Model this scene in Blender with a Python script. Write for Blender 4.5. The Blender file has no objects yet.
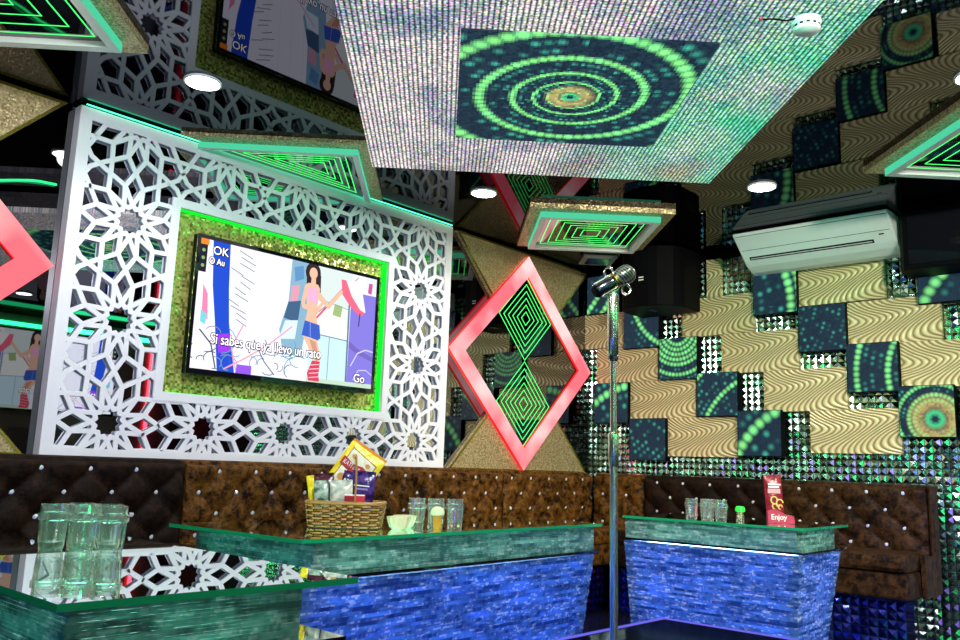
import bpy, math, random
from mathutils import Vector, Matrix
random.seed(7)
SC = bpy.context.scene
COL = SC.collection
PI = math.pi
R = math.radians

# ------------------------------------------------------------------ camera, world, exposure, big lights
CAMZ = 0.97
def make_camera():
    yaw, pitch, roll = R(47.349), R(9.869), R(2.024)
    fw = Vector((math.sin(yaw)*math.cos(pitch), math.cos(yaw)*math.cos(pitch), math.sin(pitch)))
    r = Vector((math.cos(yaw), -math.sin(yaw), 0)); u = r.cross(fw)
    r2 = r*math.cos(roll) + u*math.sin(roll); u2 = -r*math.sin(roll) + u*math.cos(roll)
    cd = bpy.data.cameras.new('camera'); cd.sensor_width = 36; cd.lens = 846/960*36
    cd.clip_start = 0.05
    c = bpy.data.objects.new('camera', cd); COL.objects.link(c)
    m = Matrix((r2, u2, -fw)).transposed().to_4x4(); m.translation = (0, 0, CAMZ)
    c.matrix_world = m
    SC.camera = c
make_camera()
w = bpy.data.worlds.new('world'); SC.world = w; w.use_nodes = True
w.node_tree.nodes['Background'].inputs[0].default_value = (0.5, 0.6, 1, 1)
w.node_tree.nodes['Background'].inputs[1].default_value = 0.01
vs = SC.view_settings
vs.view_transform = 'Standard'; vs.look = 'None'; vs.gamma = 1; vs.use_curve_mapping = False
vs.exposure = 0.4

def light(name, typ, loc, energy, color=(1, 1, 1), aim=None, size=.1, spot=None, blend=.6):
    ld = bpy.data.lights.new(name, typ); ld.energy = energy; ld.color = color
    if typ == 'AREA': ld.shape = 'DISK'; ld.size = size
    else: ld.shadow_soft_size = size
    if spot: ld.spot_size = R(spot); ld.spot_blend = blend
    o = bpy.data.objects.new(name, ld); COL.objects.link(o); o.location = loc
    if aim: o.rotation_euler = (Vector(aim)-Vector(loc)).to_track_quat('-Z', 'Y').to_euler()
    return o
HC = 2.62           # ceiling height
XW = 5.76           # right wall plane
YW = 4.06           # television wall plane
XL, YB = -1.6, -3.0 # left and rear walls
# unseen spotlights added to light the room and feed the mirrors
light('added_spot', 'SPOT', (1.2, -1.6, 2.45), 660, (1.0, .92, .78), (5.7, 2.1, 1.6), .12, 62)
light('added_spot', 'SPOT', (1.3, .6, 2.4), 120, (.25, 1, .55), (5.6, 1.7, 2.3), .06, 40)
light('added_spot', 'SPOT', (.6, .4, 2.4), 190, (.92, .95, 1.0), (2.7, 4, 1.5), .15, 75)
light('added_spot', 'SPOT', (2.3, 1.2, 2.42), 45, (.2, 1, .5), (2.6, 4, 2.62), .05, 55)
light('added_spot', 'SPOT', (3.4, -.4, 1.6), 260, (.08, .14, 1), (5.7, 1.0, .25), .06, 46)
light('added_spot', 'SPOT', (-.3, 1.4, 2.2), 60, (.75, .6, 1.0), (1.4, 4, 1.4), .1, 50)

light('added_spot', 'SPOT', (3.6, 1.6, 1.9), 14, (.1, 1, .45), (5.5, 2.2, 2.45), .05, 38)
light('added_spot', 'SPOT', (.9, 1.9, 1.9), 30, (1, .9, .6), (.5, 4.05, 2.45), .05, 60)
light('added_spot', 'SPOT', (4.2, 1.2, 1.5), 45, (1, .85, .55), (4.9, 4.05, 1.7), .05, 70)

# ------------------------------------------------------------------ helpers
class MB:
    def __init__(s): s.v = []; s.f = []; s.m = []
    def add(s, vs, fs, mi=0):
        n = len(s.v); s.v += [tuple(v) for v in vs]; s.f += [tuple(i+n for i in f) for f in fs]; s.m += [mi]*len(fs)
        return s
    def box(s, x0, x1, y0, y1, z0, z1, mi=0, M=None):
        vs = [Vector(p) for p in ((x0,y0,z0),(x1,y0,z0),(x1,y1,z0),(x0,y1,z0),(x0,y0,z1),(x1,y0,z1),(x1,y1,z1),(x0,y1,z1))]
        if M: vs = [M @ v for v in vs]
        return s.add(vs, [(0,3,2,1),(4,5,6,7),(0,1,5,4),(1,2,6,5),(2,3,7,6),(3,0,4,7)], mi)
    def prism(s, pts, fn, d0, d1, mi=0, side=None, top=None):
        """extrude a 2-D polygon: fn(u, v, d) -> 3-D point"""
        n = len(pts); side = mi if side is None else side; top = mi if top is None else top
        base = len(s.v)
        s.v += [tuple(fn(u, v, d0)) for u, v in pts] + [tuple(fn(u, v, d1)) for u, v in pts]
        s.f.append(tuple(base+i for i in range(n))); s.m.append(mi)
        s.f.append(tuple(base+n+i for i in reversed(range(n)))); s.m.append(top)
        for i in range(n):
            j = (i+1) % n; s.f.append((base+i, base+n+i, base+n+j, base+j)); s.m.append(side)
        return s
    def ring(s, outer, inner, fn, d0, d1, mi=0, side=None):
        n = len(outer); b = len(s.v); side = mi if side is None else side
        for d in (d0, d1):
            for P in (outer, inner): s.v += [tuple(fn(u, v, d)) for u, v in P]
        for i in range(n):
            j = (i+1) % n
            o0, o0j, i0, i0j = b+i, b+j, b+n+i, b+n+j
            o1, o1j, i1, i1j = b+2*n+i, b+2*n+j, b+3*n+i, b+3*n+j
            s.f += [(o0, i0, i0j, o0j), (o1, o1j, i1j, i1), (o0, o0j, o1j, o1), (i0, i1, i1j, i0j)]
            s.m += [mi, mi, side, side]
        return s
    def tube(s, pts, r, seg=8, closed=False, mi=0):
        pts = [Vector(p) for p in pts]; n = len(pts); b = len(s.v)
        rr = r if isinstance(r, (list, tuple)) else [r]*n
        up = None
        for i, p in enumerate(pts):
            if closed: t = pts[(i+1) % n]-pts[i-1]
            else: t = pts[min(i+1, n-1)]-pts[max(i-1, 0)]
            t.normalize()
            if up is None:
                up = Vector((0, 0, 1)) if abs(t.z) < .9 else Vector((1, 0, 0))
            a = t.cross(up)
            if a.length < 1e-5: a = t.orthogonal()
            a.normalize(); c = a.cross(t); up = c
            for k in range(seg):
                th = 2*PI*k/seg; s.v.append(tuple(p + (a*math.cos(th)+c*math.sin(th))*rr[i]))
        for i in range(n if closed else n-1):
            for k in range(seg):
                k2 = (k+1) % seg; i2 = (i+1) % n
                s.f.append((b+i*seg+k, b+i*seg+k2, b+i2*seg+k2, b+i2*seg+k)); s.m.append(mi)
        if not closed:
            s.f.append(tuple(b+k for k in reversed(range(seg)))); s.m.append(mi)
            s.f.append(tuple(b+(n-1)*seg+k for k in range(seg))); s.m.append(mi)
        return s
    def lathe(s, prof, seg=24, M=None, mi=0, rf=None):
        b = len(s.v); n = len(prof)
        for r, z in prof:
            for k in range(seg):
                th = 2*PI*k/seg; q = r*(rf(th, z) if rf else 1)
                p = Vector((q*math.cos(th), q*math.sin(th), z)); s.v.append(tuple(M @ p if M else p))
        for i in range(n-1):
            for k in range(seg):
                k2 = (k+1) % seg; s.f.append((b+i*seg+k, b+i*seg+k2, b+(i+1)*seg+k2, b+(i+1)*seg+k)); s.m.append(mi)
        if prof[0][0] > 1e-6: s.f.append(tuple(b+k for k in reversed(range(seg)))); s.m.append(mi)
        if prof[-1][0] > 1e-6: s.f.append(tuple(b+(n-1)*seg+k for k in range(seg))); s.m.append(mi)
        return s
    def mesh(s, name, mats, smooth=False):
        me = bpy.data.meshes.new(name); me.from_pydata(s.v, [], s.f)
        for m in (mats if isinstance(mats, (list, tuple)) else [mats]): me.materials.append(m)
        me.polygons.foreach_set('material_index', s.m)
        if smooth: me.polygons.foreach_set('use_smooth', [True]*len(s.f))
        me.update()
        return me
    def build(s, name, mats, parent=None, loc=None, smooth=False, bevel=0, rot=None):
        o = bpy.data.objects.new(name, s.mesh(name, mats, smooth)); COL.objects.link(o)
        if parent: o.parent = parent
        if loc is not None: o.location = loc
        if rot is not None: o.rotation_euler = rot
        if smooth:
            md = o.modifiers.new('edge_split', 'EDGE_SPLIT'); md.split_angle = R(38)
        if bevel:
            md = o.modifiers.new('bevel', 'BEVEL'); md.width = bevel; md.segments = 2; md.limit_method = 'ANGLE'
        return o

def tag(o, label=None, cat=None, group=None, kind=None):
    if label: o['label'] = label
    if cat: o['category'] = cat
    if group: o['group'] = group
    if kind: o['kind'] = kind
    return o
def thing(name, label, cat, loc=(0, 0, 0), rz=0, group=None):
    o = bpy.data.objects.new(name, None); COL.objects.link(o); o.location = loc; o.rotation_euler = (0, 0, rz)
    o.empty_display_size = .1
    return tag(o, label, cat, group)
def kids(o): return [c for c in bpy.data.objects if c.parent == o]
def dup(o, loc=None, rz=None, label=None, group=None, parent=None):
    c = o.copy(); COL.objects.link(c); c.parent = parent
    if loc is not None: c.location = loc
    if rz is not None: c.rotation_euler = (0, 0, rz)
    if label: c['label'] = label
    if group: c['group'] = group
    for k in kids(o): dup(k, parent=c)
    return c

def inset(P, d):
    """offset a convex counter-clockwise polygon inward"""
    n = len(P); L = []
    for i in range(n):
        x0, y0 = P[i]; x1, y1 = P[(i+1) % n]; l = math.hypot(x1-x0, y1-y0)
        nx, ny = -(y1-y0)/l, (x1-x0)/l
        L.append((nx, ny, nx*x0+ny*y0+d))
    out = []
    for i in range(n):
        a, b = L[i-1], L[i]; D = a[0]*b[1]-a[1]*b[0]
        out.append(((a[2]*b[1]-a[1]*b[2])/D, (a[0]*b[2]-a[2]*b[0])/D))
    return out

# ------------------------------------------------------------------ node helpers
class E:
    """tiny expression wrapper round Math nodes"""
    def __init__(s, nt, x): s.nt = nt; s.x = x
    def _op(s, op, *a):
        n = s.nt.nodes.new('ShaderNodeMath'); n.operation = op
        for i, q in enumerate((s,)+a):
            q = q.x if isinstance(q, E) else q
            if isinstance(q, (int, float)): n.inputs[i].default_value = q
            else: s.nt.links.new(q, n.inputs[i])
        return E(s.nt, n.outputs[0])
    def __add__(s, o): return s._op('ADD', o)
    def __sub__(s, o): return s._op('SUBTRACT', o)
    def __mul__(s, o): return s._op('MULTIPLY', o)
    def __truediv__(s, o): return s._op('DIVIDE', o)
    def floor(s): return s._op('FLOOR')
    def fract(s): return s._op('FRACT')
    def abs(s): return s._op('ABSOLUTE')
    def sqrt(s): return s._op('SQRT')
    def sin(s): return s._op('SINE')
    def pow(s, p): return s._op('POWER', p)
    def lt(s, o): return s._op('LESS_THAN', o)
    def gt(s, o): return s._op('GREATER_THAN', o)
    def atan2(s, o): return s._op('ARCTAN2', o)
    def clamp(s):
        r = s._op('ADD', 0.0); r.x.node.use_clamp = True; return r
    def step(s, lo, hi): return ((s-lo)*(1/(hi-lo))).clamp()
def mat(name):
    m = bpy.data.materials.new(name); m.use_nodes = True; nt = m.node_tree
    for n in list(nt.nodes): nt.nodes.remove(n)
    o = nt.nodes.new('ShaderNodeOutputMaterial')
    return m, nt, o
def link(nt, a, b): nt.links.new(a.x if isinstance(a, E) else a, b)
def coords(nt, kind='Object'):
    tc = nt.nodes.new('ShaderNodeTexCoord'); sp = nt.nodes.new('ShaderNodeSeparateXYZ')
    nt.links.new(tc.outputs[kind], sp.inputs[0])
    return [E(nt, sp.outputs[i]) for i in range(3)], tc.outputs[kind]
def vec(nt, x=0.0, y=0.0, z=0.0):
    c = nt.nodes.new('ShaderNodeCombineXYZ')
    for i, q in enumerate((x, y, z)):
        if isinstance(q, E): nt.links.new(q.x, c.inputs[i])
        else: c.inputs[i].default_value = q
    return c.outputs[0]
def white(nt, v):
    n = nt.nodes.new('ShaderNodeTexWhiteNoise'); n.noise_dimensions = '3D'; nt.links.new(v, n.inputs['Vector'])
    return E(nt, n.outputs['Value']), n.outputs['Color']
def noise(nt, v=None, scale=5, detail=2, rough=.5):
    n = nt.nodes.new('ShaderNodeTexNoise'); n.inputs['Scale'].default_value = scale
    n.inputs['Detail'].default_value = detail; n.inputs['Roughness'].default_value = rough
    if v is not None: nt.links.new(v, n.inputs['Vector'])
    return E(nt, n.outputs['Fac']), n.outputs['Color']
def mixc(nt, fac, a, b, mode='MIX'):
    n = nt.nodes.new('ShaderNodeMix'); n.data_type = 'RGBA'; n.blend_type = mode
    for q, k in ((fac, 0), (a, 6), (b, 7)):
        q = q.x if isinstance(q, E) else q
        if isinstance(q, (int, float)): n.inputs[k].default_value = q
        elif isinstance(q, tuple): n.inputs[k].default_value = (*q, 1) if len(q) == 3 else q
        else: nt.links.new(q, n.inputs[k])
    return n.outputs[2]
def ramp(nt, fac, stops):
    n = nt.nodes.new('ShaderNodeValToRGB'); link(nt, fac, n.inputs[0])
    els = n.color_ramp.elements
    while len(els) < len(stops): els.new(.5)
    for e, (p, c) in zip(els, stops): e.position = p; e.color = (*c, 1)
    return n.outputs[0]
def bump(nt, h, dist, strength=1.0):
    n = nt.nodes.new('ShaderNodeBump'); n.inputs['Distance'].default_value = dist; n.inputs['Strength'].default_value = strength
    link(nt, h, n.inputs['Height']); return n.outputs[0]
def princ(nt, out, color=(.5, .5, .5), rough=.5, metal=0, **k):
    b = nt.nodes.new('ShaderNodeBsdfPrincipled')
    if isinstance(color, tuple): b.inputs['Base Color'].default_value = (*color, 1)
    else: link(nt, color, b.inputs['Base Color'])
    for key, q in (('Roughness', rough), ('Metallic', metal)):
        if isinstance(q, (int, float)): b.inputs[key].default_value = q
        else: link(nt, q, b.inputs[key])
    for key, q in k.items():
        key = key.replace('_', ' ')
        if isinstance(q, (int, float)): b.inputs[key].default_value = q
        elif isinstance(q, tuple): b.inputs[key].default_value = (*q, 1)
        else: link(nt, q, b.inputs[key])
    if out: nt.links.new(b.outputs[0], out.inputs[0])
    return b
def simple(name, color, rough=.5, metal=0, **k):
    m, nt, o = mat(name); princ(nt, o, color, rough, metal, **k); return m
def emit(name, color, strength):
    m, nt, o = mat(name); e = nt.nodes.new('ShaderNodeEmission')
    if isinstance(color, tuple): e.inputs[0].default_value = (*color, 1)
    e.inputs[1].default_value = strength; nt.links.new(e.outputs[0], o.inputs[0]); return m

M = {}
def mirror_mat(name, c, rough):
    m, nt, o = mat(name); g = nt.nodes.new('ShaderNodeBsdfGlossy'); g.inputs[0].default_value = (*c, 1); g.inputs[1].default_value = rough
    nt.links.new(g.outputs[0], o.inputs[0]); return m
M['black_mirror'] = mirror_mat('black_mirror_glass', (.21, .21, .22), .012)
M['ceiling_mirror'] = mirror_mat('dark_mirror_ceiling', (.105, .105, .12), .02)
M['mirror'] = mirror_mat('mirror_glass', (.60, .62, .68), .01)
M['white'] = simple('white_lacquer', (.78, .79, .82), .35)
M['screen_white'] = simple('white_cut_board', (.80, .80, .84), .4)
M['black'] = simple('black_plastic', (.003, .003, .004), .5, 0, Specular_IOR_Level=.04)
M['black_gloss'] = simple('black_gloss', (.006, .006, .01), .04, 0, Coat_Weight=1.0)
M['chrome'] = simple('chrome', (.95, .95, .72), .24, 1)
M['dark_chrome'] = simple('dark_chrome', (.16, .17, .2), .2, 1)
M['green_neon'] = emit('green_neon', (.06, 1.0, .16), 1.5)
M['green_strip'] = emit('green_led_strip', (.005, .8, .03), 1.1)
M['green_reflection'] = emit('green_reflection_glow', (.03, 1.0, .25), 1.2)  # glowing green line standing for a reflection
M['blue_core'] = emit('blue_light_core', (.05, .36, 1.0), 8.5)
M['mint_spill'] = emit('mint_lit_frame_side', (.10, .80, .45), .62)  # green light on the panel frame sides, put in as glow
M['lamp'] = emit('lamp_diffuser', (1, .96, 1), 14)
M['text_white'] = simple('white_print', (.85, .85, .85), .5)
M['crystal'] = simple('crystal', (.92, .94, 1), .12, .35, Specular_IOR_Level=1.0)

def glitter(name, c1, c2, cell, metal=.7, rough=.35):
    m, nt, o = mat(name); (x, y, z), v = coords(nt)
    s = 1/cell
    val, col = white(nt, vec(nt, (x*s).floor(), (y*s).floor(), (z*s).floor()))
    c = mixc(nt, val, c1, c2)
    ge = nt.nodes.new('ShaderNodeNewGeometry')
    vm = nt.nodes.new('ShaderNodeVectorMath'); vm.operation = 'SUBTRACT'; nt.links.new(col, vm.inputs[0]); vm.inputs[1].default_value = (.5, .5, .5)
    sc = nt.nodes.new('ShaderNodeVectorMath'); sc.operation = 'SCALE'; nt.links.new(vm.outputs[0], sc.inputs[0]); sc.inputs['Scale'].default_value = .45
    ad = nt.nodes.new('ShaderNodeVectorMath'); ad.operation = 'ADD'; nt.links.new(ge.outputs['Normal'], ad.inputs[0]); nt.links.new(sc.outputs[0], ad.inputs[1])
    no = nt.nodes.new('ShaderNodeVectorMath'); no.operation = 'NORMALIZE'; nt.links.new(ad.outputs[0], no.inputs[0])
    princ(nt, o, c, rough, metal, Normal=no.outputs[0])
    return m
M['gold_glitter'] = glitter('gold_glitter_board', (.24, .17, .07), (.72, .58, .32), .007, .45, .4)
M['gold_mosaic'] = glitter('gold_mirror_mosaic', (.10, .11, .01), (1, .95, .28), .0125, .55, .25)

def wave_wood():
    m, nt, o = mat('carved_wave_board'); (x, y, z), v = coords(nt)
    # nested carved lines that swing left and right once over the height of a board
    arg = y*140.0 + (z*21.5 + (y*6.0+.7).sin()*.9 + .4).sin()*16.0 + (y*9.0).sin()*2.5 + (z*43.0+y*8.0).sin()*1.6
    h = arg.sin()
    h2 = h*.5+.5
    nz, _ = noise(nt, v, 60, 2)
    c = mixc(nt, h2.pow(.6), (.22, .14, .045), (.92, .77, .44))
    c = mixc(nt, (nz-.3)*.5, c, (.5, .38, .18))
    princ(nt, o, c, .38, 0.15, Normal=bump(nt, h2, .006, .8))
    return m
M['wave'] = wave_wood()

def led_tile(name, cu, cv, dr=.05, hub=False, seed=0, strong=.33, gain=1.0, ph=0.0, swap=False, spiral=.0, logm=False, per=None):
    m, nt, o = mat(name); (x, y, z), v = coords(nt)
    U, V = (x, y) if swap else (y, z)
    px = .006 if not swap else .012
    U = ((U/px).floor()+.5)*px; V = ((V/px).floor()+.5)*px
    du, dv = U-cu, V-cv
    r = (du*du+dv*dv).sqrt(); t = dv.atan2(du)
    if logm:       # tunnel: rings and dots grow with the distance from the eye
        rs = (r+.004)._op('LOGARITHM', math.e)*(1/dr) + t*(spiral/(2*PI)) + ph
        k = rs.floor(); fr = rs.fract()-.5
        cnt = 60.0
        ta = t*(1/(2*PI))+.5; aa = ta*cnt+k*.37; fa = aa.fract()-.5; ai = aa.floor()
        d = ((fr*fr)+((fa*(2*PI/60/dr))*(fa*(2*PI/60/dr)))).sqrt()
    else:
        rs = r + t*(spiral*dr/(2*PI)) + ph
        k = (rs/dr).floor(); fr = (rs/dr).fract()-.5
        rk = (k+.5)*dr
        cnt = (rk*(2*PI/(dr*.8))).floor()+3.0
        ta = t*(1/(2*PI))+.5
        aa = ta*cnt+k*.37; fa = (aa.fract()-.5); ai = aa.floor()
        d = ((fr*fr)+((fa*.8)*(fa*.8))).sqrt()
    kn, _ = white(nt, vec(nt, k+seed, 3.3, 1.0))
    dn, _ = white(nt, vec(nt, k, ai, float(seed)))
    big = kn.lt(strong) if not logm else ((k*(1/3)).fract()).lt(.2)
    if per: big = (((k-per[1]+.02)*(1/per[0])).fract()).lt(.2)
    jit, _ = white(nt, vec(nt, k, ai, 9.1+seed))
    rad = big*.16+.25
    dot = ((rad-d)*2.6+.38).clamp().pow(1.4)
    weak = dn.gt(.50)*(jit*.9+.1)
    cS = (.22, .80, .22); cW = (.05, .42, .30)
    gx_, _ = white(nt, vec(nt, (U*(1/px)).floor(), (V*(1/px)).floor(), 5.0))
    bg = mixc(nt, gx_, (.006, .014, .028), (.014, .034, .052))
    col = mixc(nt, dot*weak, bg, cW)
    col = mixc(nt, dot*big*(jit*.3+.7), col, cS)
    if hub:
        g1 = (r-hub*.20).abs().step(hub*.12, 0.0)
        g2 = (r-hub*.50).abs().step(hub*.36, 0.0)
        jj, _ = white(nt, vec(nt, (U*(1/(px*2))).floor(), (V*(1/(px*2))).floor(), 2.0))
        col = mixc(nt, g2*(jj*.5+.5), col, (.48, .38, .13))
        col = mixc(nt, g1, col, (.05, .55, .22))
        core = r.step(hub*.16, hub*.08)
        col = mixc(nt, core, col, (.01, .03, .06))
    # dark grid of the pixel mask
    e = nt.nodes.new('ShaderNodeEmission'); link(nt, col, e.inputs[0]); e.inputs[1].default_value = gain
    g = nt.nodes.new('ShaderNodeBsdfGlossy'); g.inputs[0].default_value = (.015, .015, .02, 1); g.inputs[1].default_value = .4
    ad = nt.nodes.new('ShaderNodeAddShader'); nt.links.new(e.outputs[0], ad.inputs[0]); nt.links.new(g.outputs[0], ad.inputs[1])
    nt.links.new(ad.outputs[0], o.inputs[0])
    return m

def led_ceiling():
    m, nt, o = mat('led_mesh_ceiling'); (x, y, z), v = coords(nt)
    val, col = white(nt, vec(nt, (x*120.0).floor(), (y*120.0).floor(), 1.0))
    st = ((y*52.0).fract()-.5).abs().step(.46, .14)*.9+.1
    sx = ((x*60.0).fract()-.5).abs().step(.50, .22)*.4+.6
    n1, _ = noise(nt, v, 1.3, 3); n2, _ = noise(nt, vec(nt, x+7.0, y+3.0, 2.0), 2.0, 3)
    base = mixc(nt, n2.step(.45, .58), (.62, .60, .60), (.24, .32, .40))
    base = mixc(nt, (E(nt, y.x)*-1.0+(n1-.5)*3.2-.12).clamp(), base, (.06, .62, .34))
    base = mixc(nt, (x*.55+(n2-.5)*3.0-.35).clamp(), base, (.50, .34, .22))
    c = mixc(nt, .45, base, col, 'OVERLAY')
    c = mixc(nt, 1.0, c, vec(nt, st*sx*(val*.9+.45), st*sx*(val*.9+.45), st*sx*(val*.9+.45)), 'MULTIPLY')
    e = nt.nodes.new('ShaderNodeEmission'); nt.links.new(c, e.inputs[0]); e.inputs[1].default_value = 1.3
    nt.links.new(e.outputs[0], o.inputs[0]); return m
M['led_ceiling'] = led_ceiling()

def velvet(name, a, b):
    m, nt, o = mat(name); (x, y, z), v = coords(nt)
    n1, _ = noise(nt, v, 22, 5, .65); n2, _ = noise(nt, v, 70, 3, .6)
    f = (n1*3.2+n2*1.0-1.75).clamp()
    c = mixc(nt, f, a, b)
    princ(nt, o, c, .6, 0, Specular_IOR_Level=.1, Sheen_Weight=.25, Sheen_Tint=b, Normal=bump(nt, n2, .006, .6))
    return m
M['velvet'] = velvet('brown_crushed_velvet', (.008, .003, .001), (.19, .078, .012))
M['velvet_half_lit'] = velvet('half_lit_crushed_velvet', (.006, .003, .001), (.075, .032, .008))  # same velvet, weaker light at the right end put into the colour
M['velvet_dim'] = velvet('dim_lit_crushed_velvet', (.004, .002, .001), (.022, .009, .004))  # same velvet, less light and turned nap put into the colour

def glass_stack(name, tint, trans, spark, gloss, rough, sp0=.55):
    """sides of the stacked rough-cut glass sheets: lets the light behind through, streaky"""
    m, nt, o = mat(name); (x, y, z), v = coords(nt)
    row = (z*(1/.0125)).floor(); row2 = (z*(1/.0066)).floor()
    n1, _ = noise(nt, vec(nt, x*5.0, y*5.0, row*3.37), 1.0, 4, .8)
    n2, _ = noise(nt, vec(nt, x*26.0, y*26.0, row2*5.71), 1.0, 2, .6)
    f = n1.step(.40, .60); s = n2.step(sp0, sp0+.05)*n1.step(.42, .55)
    ct = mixc(nt, f, tint, trans); ct = mixc(nt, s, ct, spark)
    tr = nt.nodes.new('ShaderNodeBsdfTranslucent'); nt.links.new(ct, tr.inputs[0])
    di = nt.nodes.new('ShaderNodeBsdfDiffuse'); nt.links.new(ct, di.inputs[0])
    mx = nt.nodes.new('ShaderNodeMixShader'); mx.inputs[0].default_value = .4
    nt.links.new(tr.outputs[0], mx.inputs[1]); nt.links.new(di.outputs[0], mx.inputs[2])
    gl = nt.nodes.new('ShaderNodeBsdfGlossy'); gl.inputs[1].default_value = rough; gl.inputs[0].default_value = (.9, 1, .97, 1)
    nt.links.new(bump(nt, n2, .02, .8), gl.inputs['Normal'])
    m2 = nt.nodes.new('ShaderNodeMixShader'); m2.inputs[0].default_value = gloss
    nt.links.new(mx.outputs[0], m2.inputs[1]); nt.links.new(gl.outputs[0], m2.inputs[2])
    nt.links.new(m2.outputs[0], o.inputs[0]); return m
M['glass_block'] = glass_stack('green_stacked_glass', (.08, .28, .24), (.42, .80, .72), (.9, 1, .97), .22, .15)
M['glass_base'] = glass_stack('stacked_glass_over_light', (.03, .11, .42), (.22, .50, .95), (1, 1, 1), .12, .2, .56)
M['aqua_fill'] = emit('added_aqua_fill', (.36, .9, .76), 7.5)  # glow added inside the upper blocks to brighten their glass
M['top_glow'] = emit('blue_white_led_strip', (.35, .6, 1.0), 10)

def sheet_glass(name, tint, refl):
    m, nt, o = mat(name)
    tp = nt.nodes.new('ShaderNodeBsdfTransparent'); tp.inputs[0].default_value = (*tint, 1)
    gl = nt.nodes.new('ShaderNodeBsdfGlossy'); gl.inputs[1].default_value = .01; gl.inputs[0].default_value = (.9, 1, .95, 1)
    fr = nt.nodes.new('ShaderNodeFresnel'); fr.inputs[0].default_value = 1.55
    f = (E(nt, fr.outputs[0])*refl+.05).clamp()
    mx = nt.nodes.new('ShaderNodeMixShader'); link(nt, f, mx.inputs[0]); nt.links.new(tp.outputs[0], mx.inputs[1]); nt.links.new(gl.outputs[0], mx.inputs[2])
    nt.links.new(mx.outputs[0], o.inputs[0]); return m
M['table_glass'] = sheet_glass('table_top_glass', (.72, .92, .82), 2.4)
M['clear_glass'] = sheet_glass('clear_glass', (.93, .98, .95), 1.2)
M['glass_edge'] = simple('green_glass_edge', (.01, .36, .14), .12, 0, Coat_Weight=1.0)
def cut_glass():
    m, nt, o = mat('cut_glass')
    tp = nt.nodes.new('ShaderNodeBsdfTransparent'); tp.inputs[0].default_value = (.97, 1, .98, 1)
    gl = nt.nodes.new('ShaderNodeBsdfGlossy'); gl.inputs[1].default_value = .03; gl.inputs[0].default_value = (1, 1, 1, 1)
    lw = nt.nodes.new('ShaderNodeLayerWeight'); lw.inputs[0].default_value = .45
    f = (E(nt, lw.outputs['Facing'])*.85+.08).clamp()
    mx = nt.nodes.new('ShaderNodeMixShader'); link(nt, f, mx.inputs[0]); nt.links.new(tp.outputs[0], mx.inputs[1]); nt.links.new(gl.outputs[0], mx.inputs[2])
    d = nt.nodes.new('ShaderNodeBsdfDiffuse'); d.inputs[0].default_value = (.85, .95, .88, 1)
    m2 = nt.nodes.new('ShaderNodeMixShader'); m2.inputs[0].default_value = .045
    nt.links.new(mx.outputs[0], m2.inputs[1]); nt.links.new(d.outputs[0], m2.inputs[2]); nt.links.new(m2.outputs[0], o.inputs[0])
    return m
M['cut_glass'] = cut_glass()

# ------------------------------------------------------------------ room shell
def struct(name, mb, m, **k): return tag(mb.build(name, m, **k), kind='structure')
def floor_mat():
    m, nt, o = mat('dark_polished_floor'); (x, y, z), v = coords(nt)
    gx = ((x*1.667).fract()-.5).abs().gt(.494); gy = ((y*1.667).fract()-.5).abs().gt(.494)
    c = mixc(nt, (gx+gy).clamp(), (.012, .012, .02), (.03, .03, .035))
    princ(nt, o, c, .12, 0); return m
struct('floor', MB().box(XL-.2, XW+.2, YB-.2, YW+.2, -.1, 0), floor_mat())
struct('ceiling', MB().box(XL-.2, XW+.2, YB-.2, YW+.2, HC, HC+.1), M['ceiling_mirror'])
struct('wall_back', MB().box(XL-.2, XW+.2, YW, YW+.12, 0, HC), M['black_mirror'])
def rear_mat():
    m, nt, o = mat('rear_wall_panels'); (x, y, z), v = coords(nt)
    s, _ = white(nt, vec(nt, (x*1.6).floor(), 0.0, (z*1.6).floor()))
    princ(nt, o, mixc(nt, s, (.05, .04, .06), (.22, .18, .12)), .3, .3); return m
struct('wall_rear', MB().box(XL-.2, XW+.2, YB-.12, YB, 0, HC), rear_mat())
struct('wall_left', MB().box(XL-.12, XL, YB, YW, 0, HC), rear_mat())

def mosaic_wall():
    mb = MB(); c = .046
    mb.box(XW, XW+.12, YB, YW+.1, 0, HC)
    ny = int((YW+1.0)/c); nz = int(HC/c)
    rnd = random.Random(3)
    for i in range(ny):
        for j in range(nz):
            y1 = YW-i*c; y0 = y1-c*.93; z0 = j*c; z1 = z0+c*.93
            ym = (y0+y1)/2+rnd.uniform(-.004, .004); zm = (z0+z1)/2+rnd.uniform(-.004, .004)
            X = XW-.001; h = rnd.uniform(.011, .015)
            b = .05
            # flat table facet with four bevels
            t0, t1 = ym-c*b, ym+c*b; s0, s1 = zm-c*b, zm+c*b
            tl = tu = 0
            vs = [(X, y0, z0), (X, y1, z0), (X, y1, z1), (X, y0, z1), (X-h-tl-tu, t0, s0), (X-h+tl-tu, t1, s0), (X-h+tl+tu, t1, s1), (X-h-tl+tu, t0, s1)]
            mb.add(vs, [(4, 7, 6, 5), (0, 4, 5, 1), (1, 5, 6, 2), (2, 6, 7, 3), (3, 7, 4, 0)], 1)
    return mb
def mosaic_mat():
    m, nt, o = mat('bevelled_mirror_mosaic'); (x, y, z), v = coords(nt)
    princ(nt, o, (.66, .92, .80), .14, 1); return m
struct('wall_right', mosaic_wall(), [M['black'], mosaic_mat()])

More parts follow.
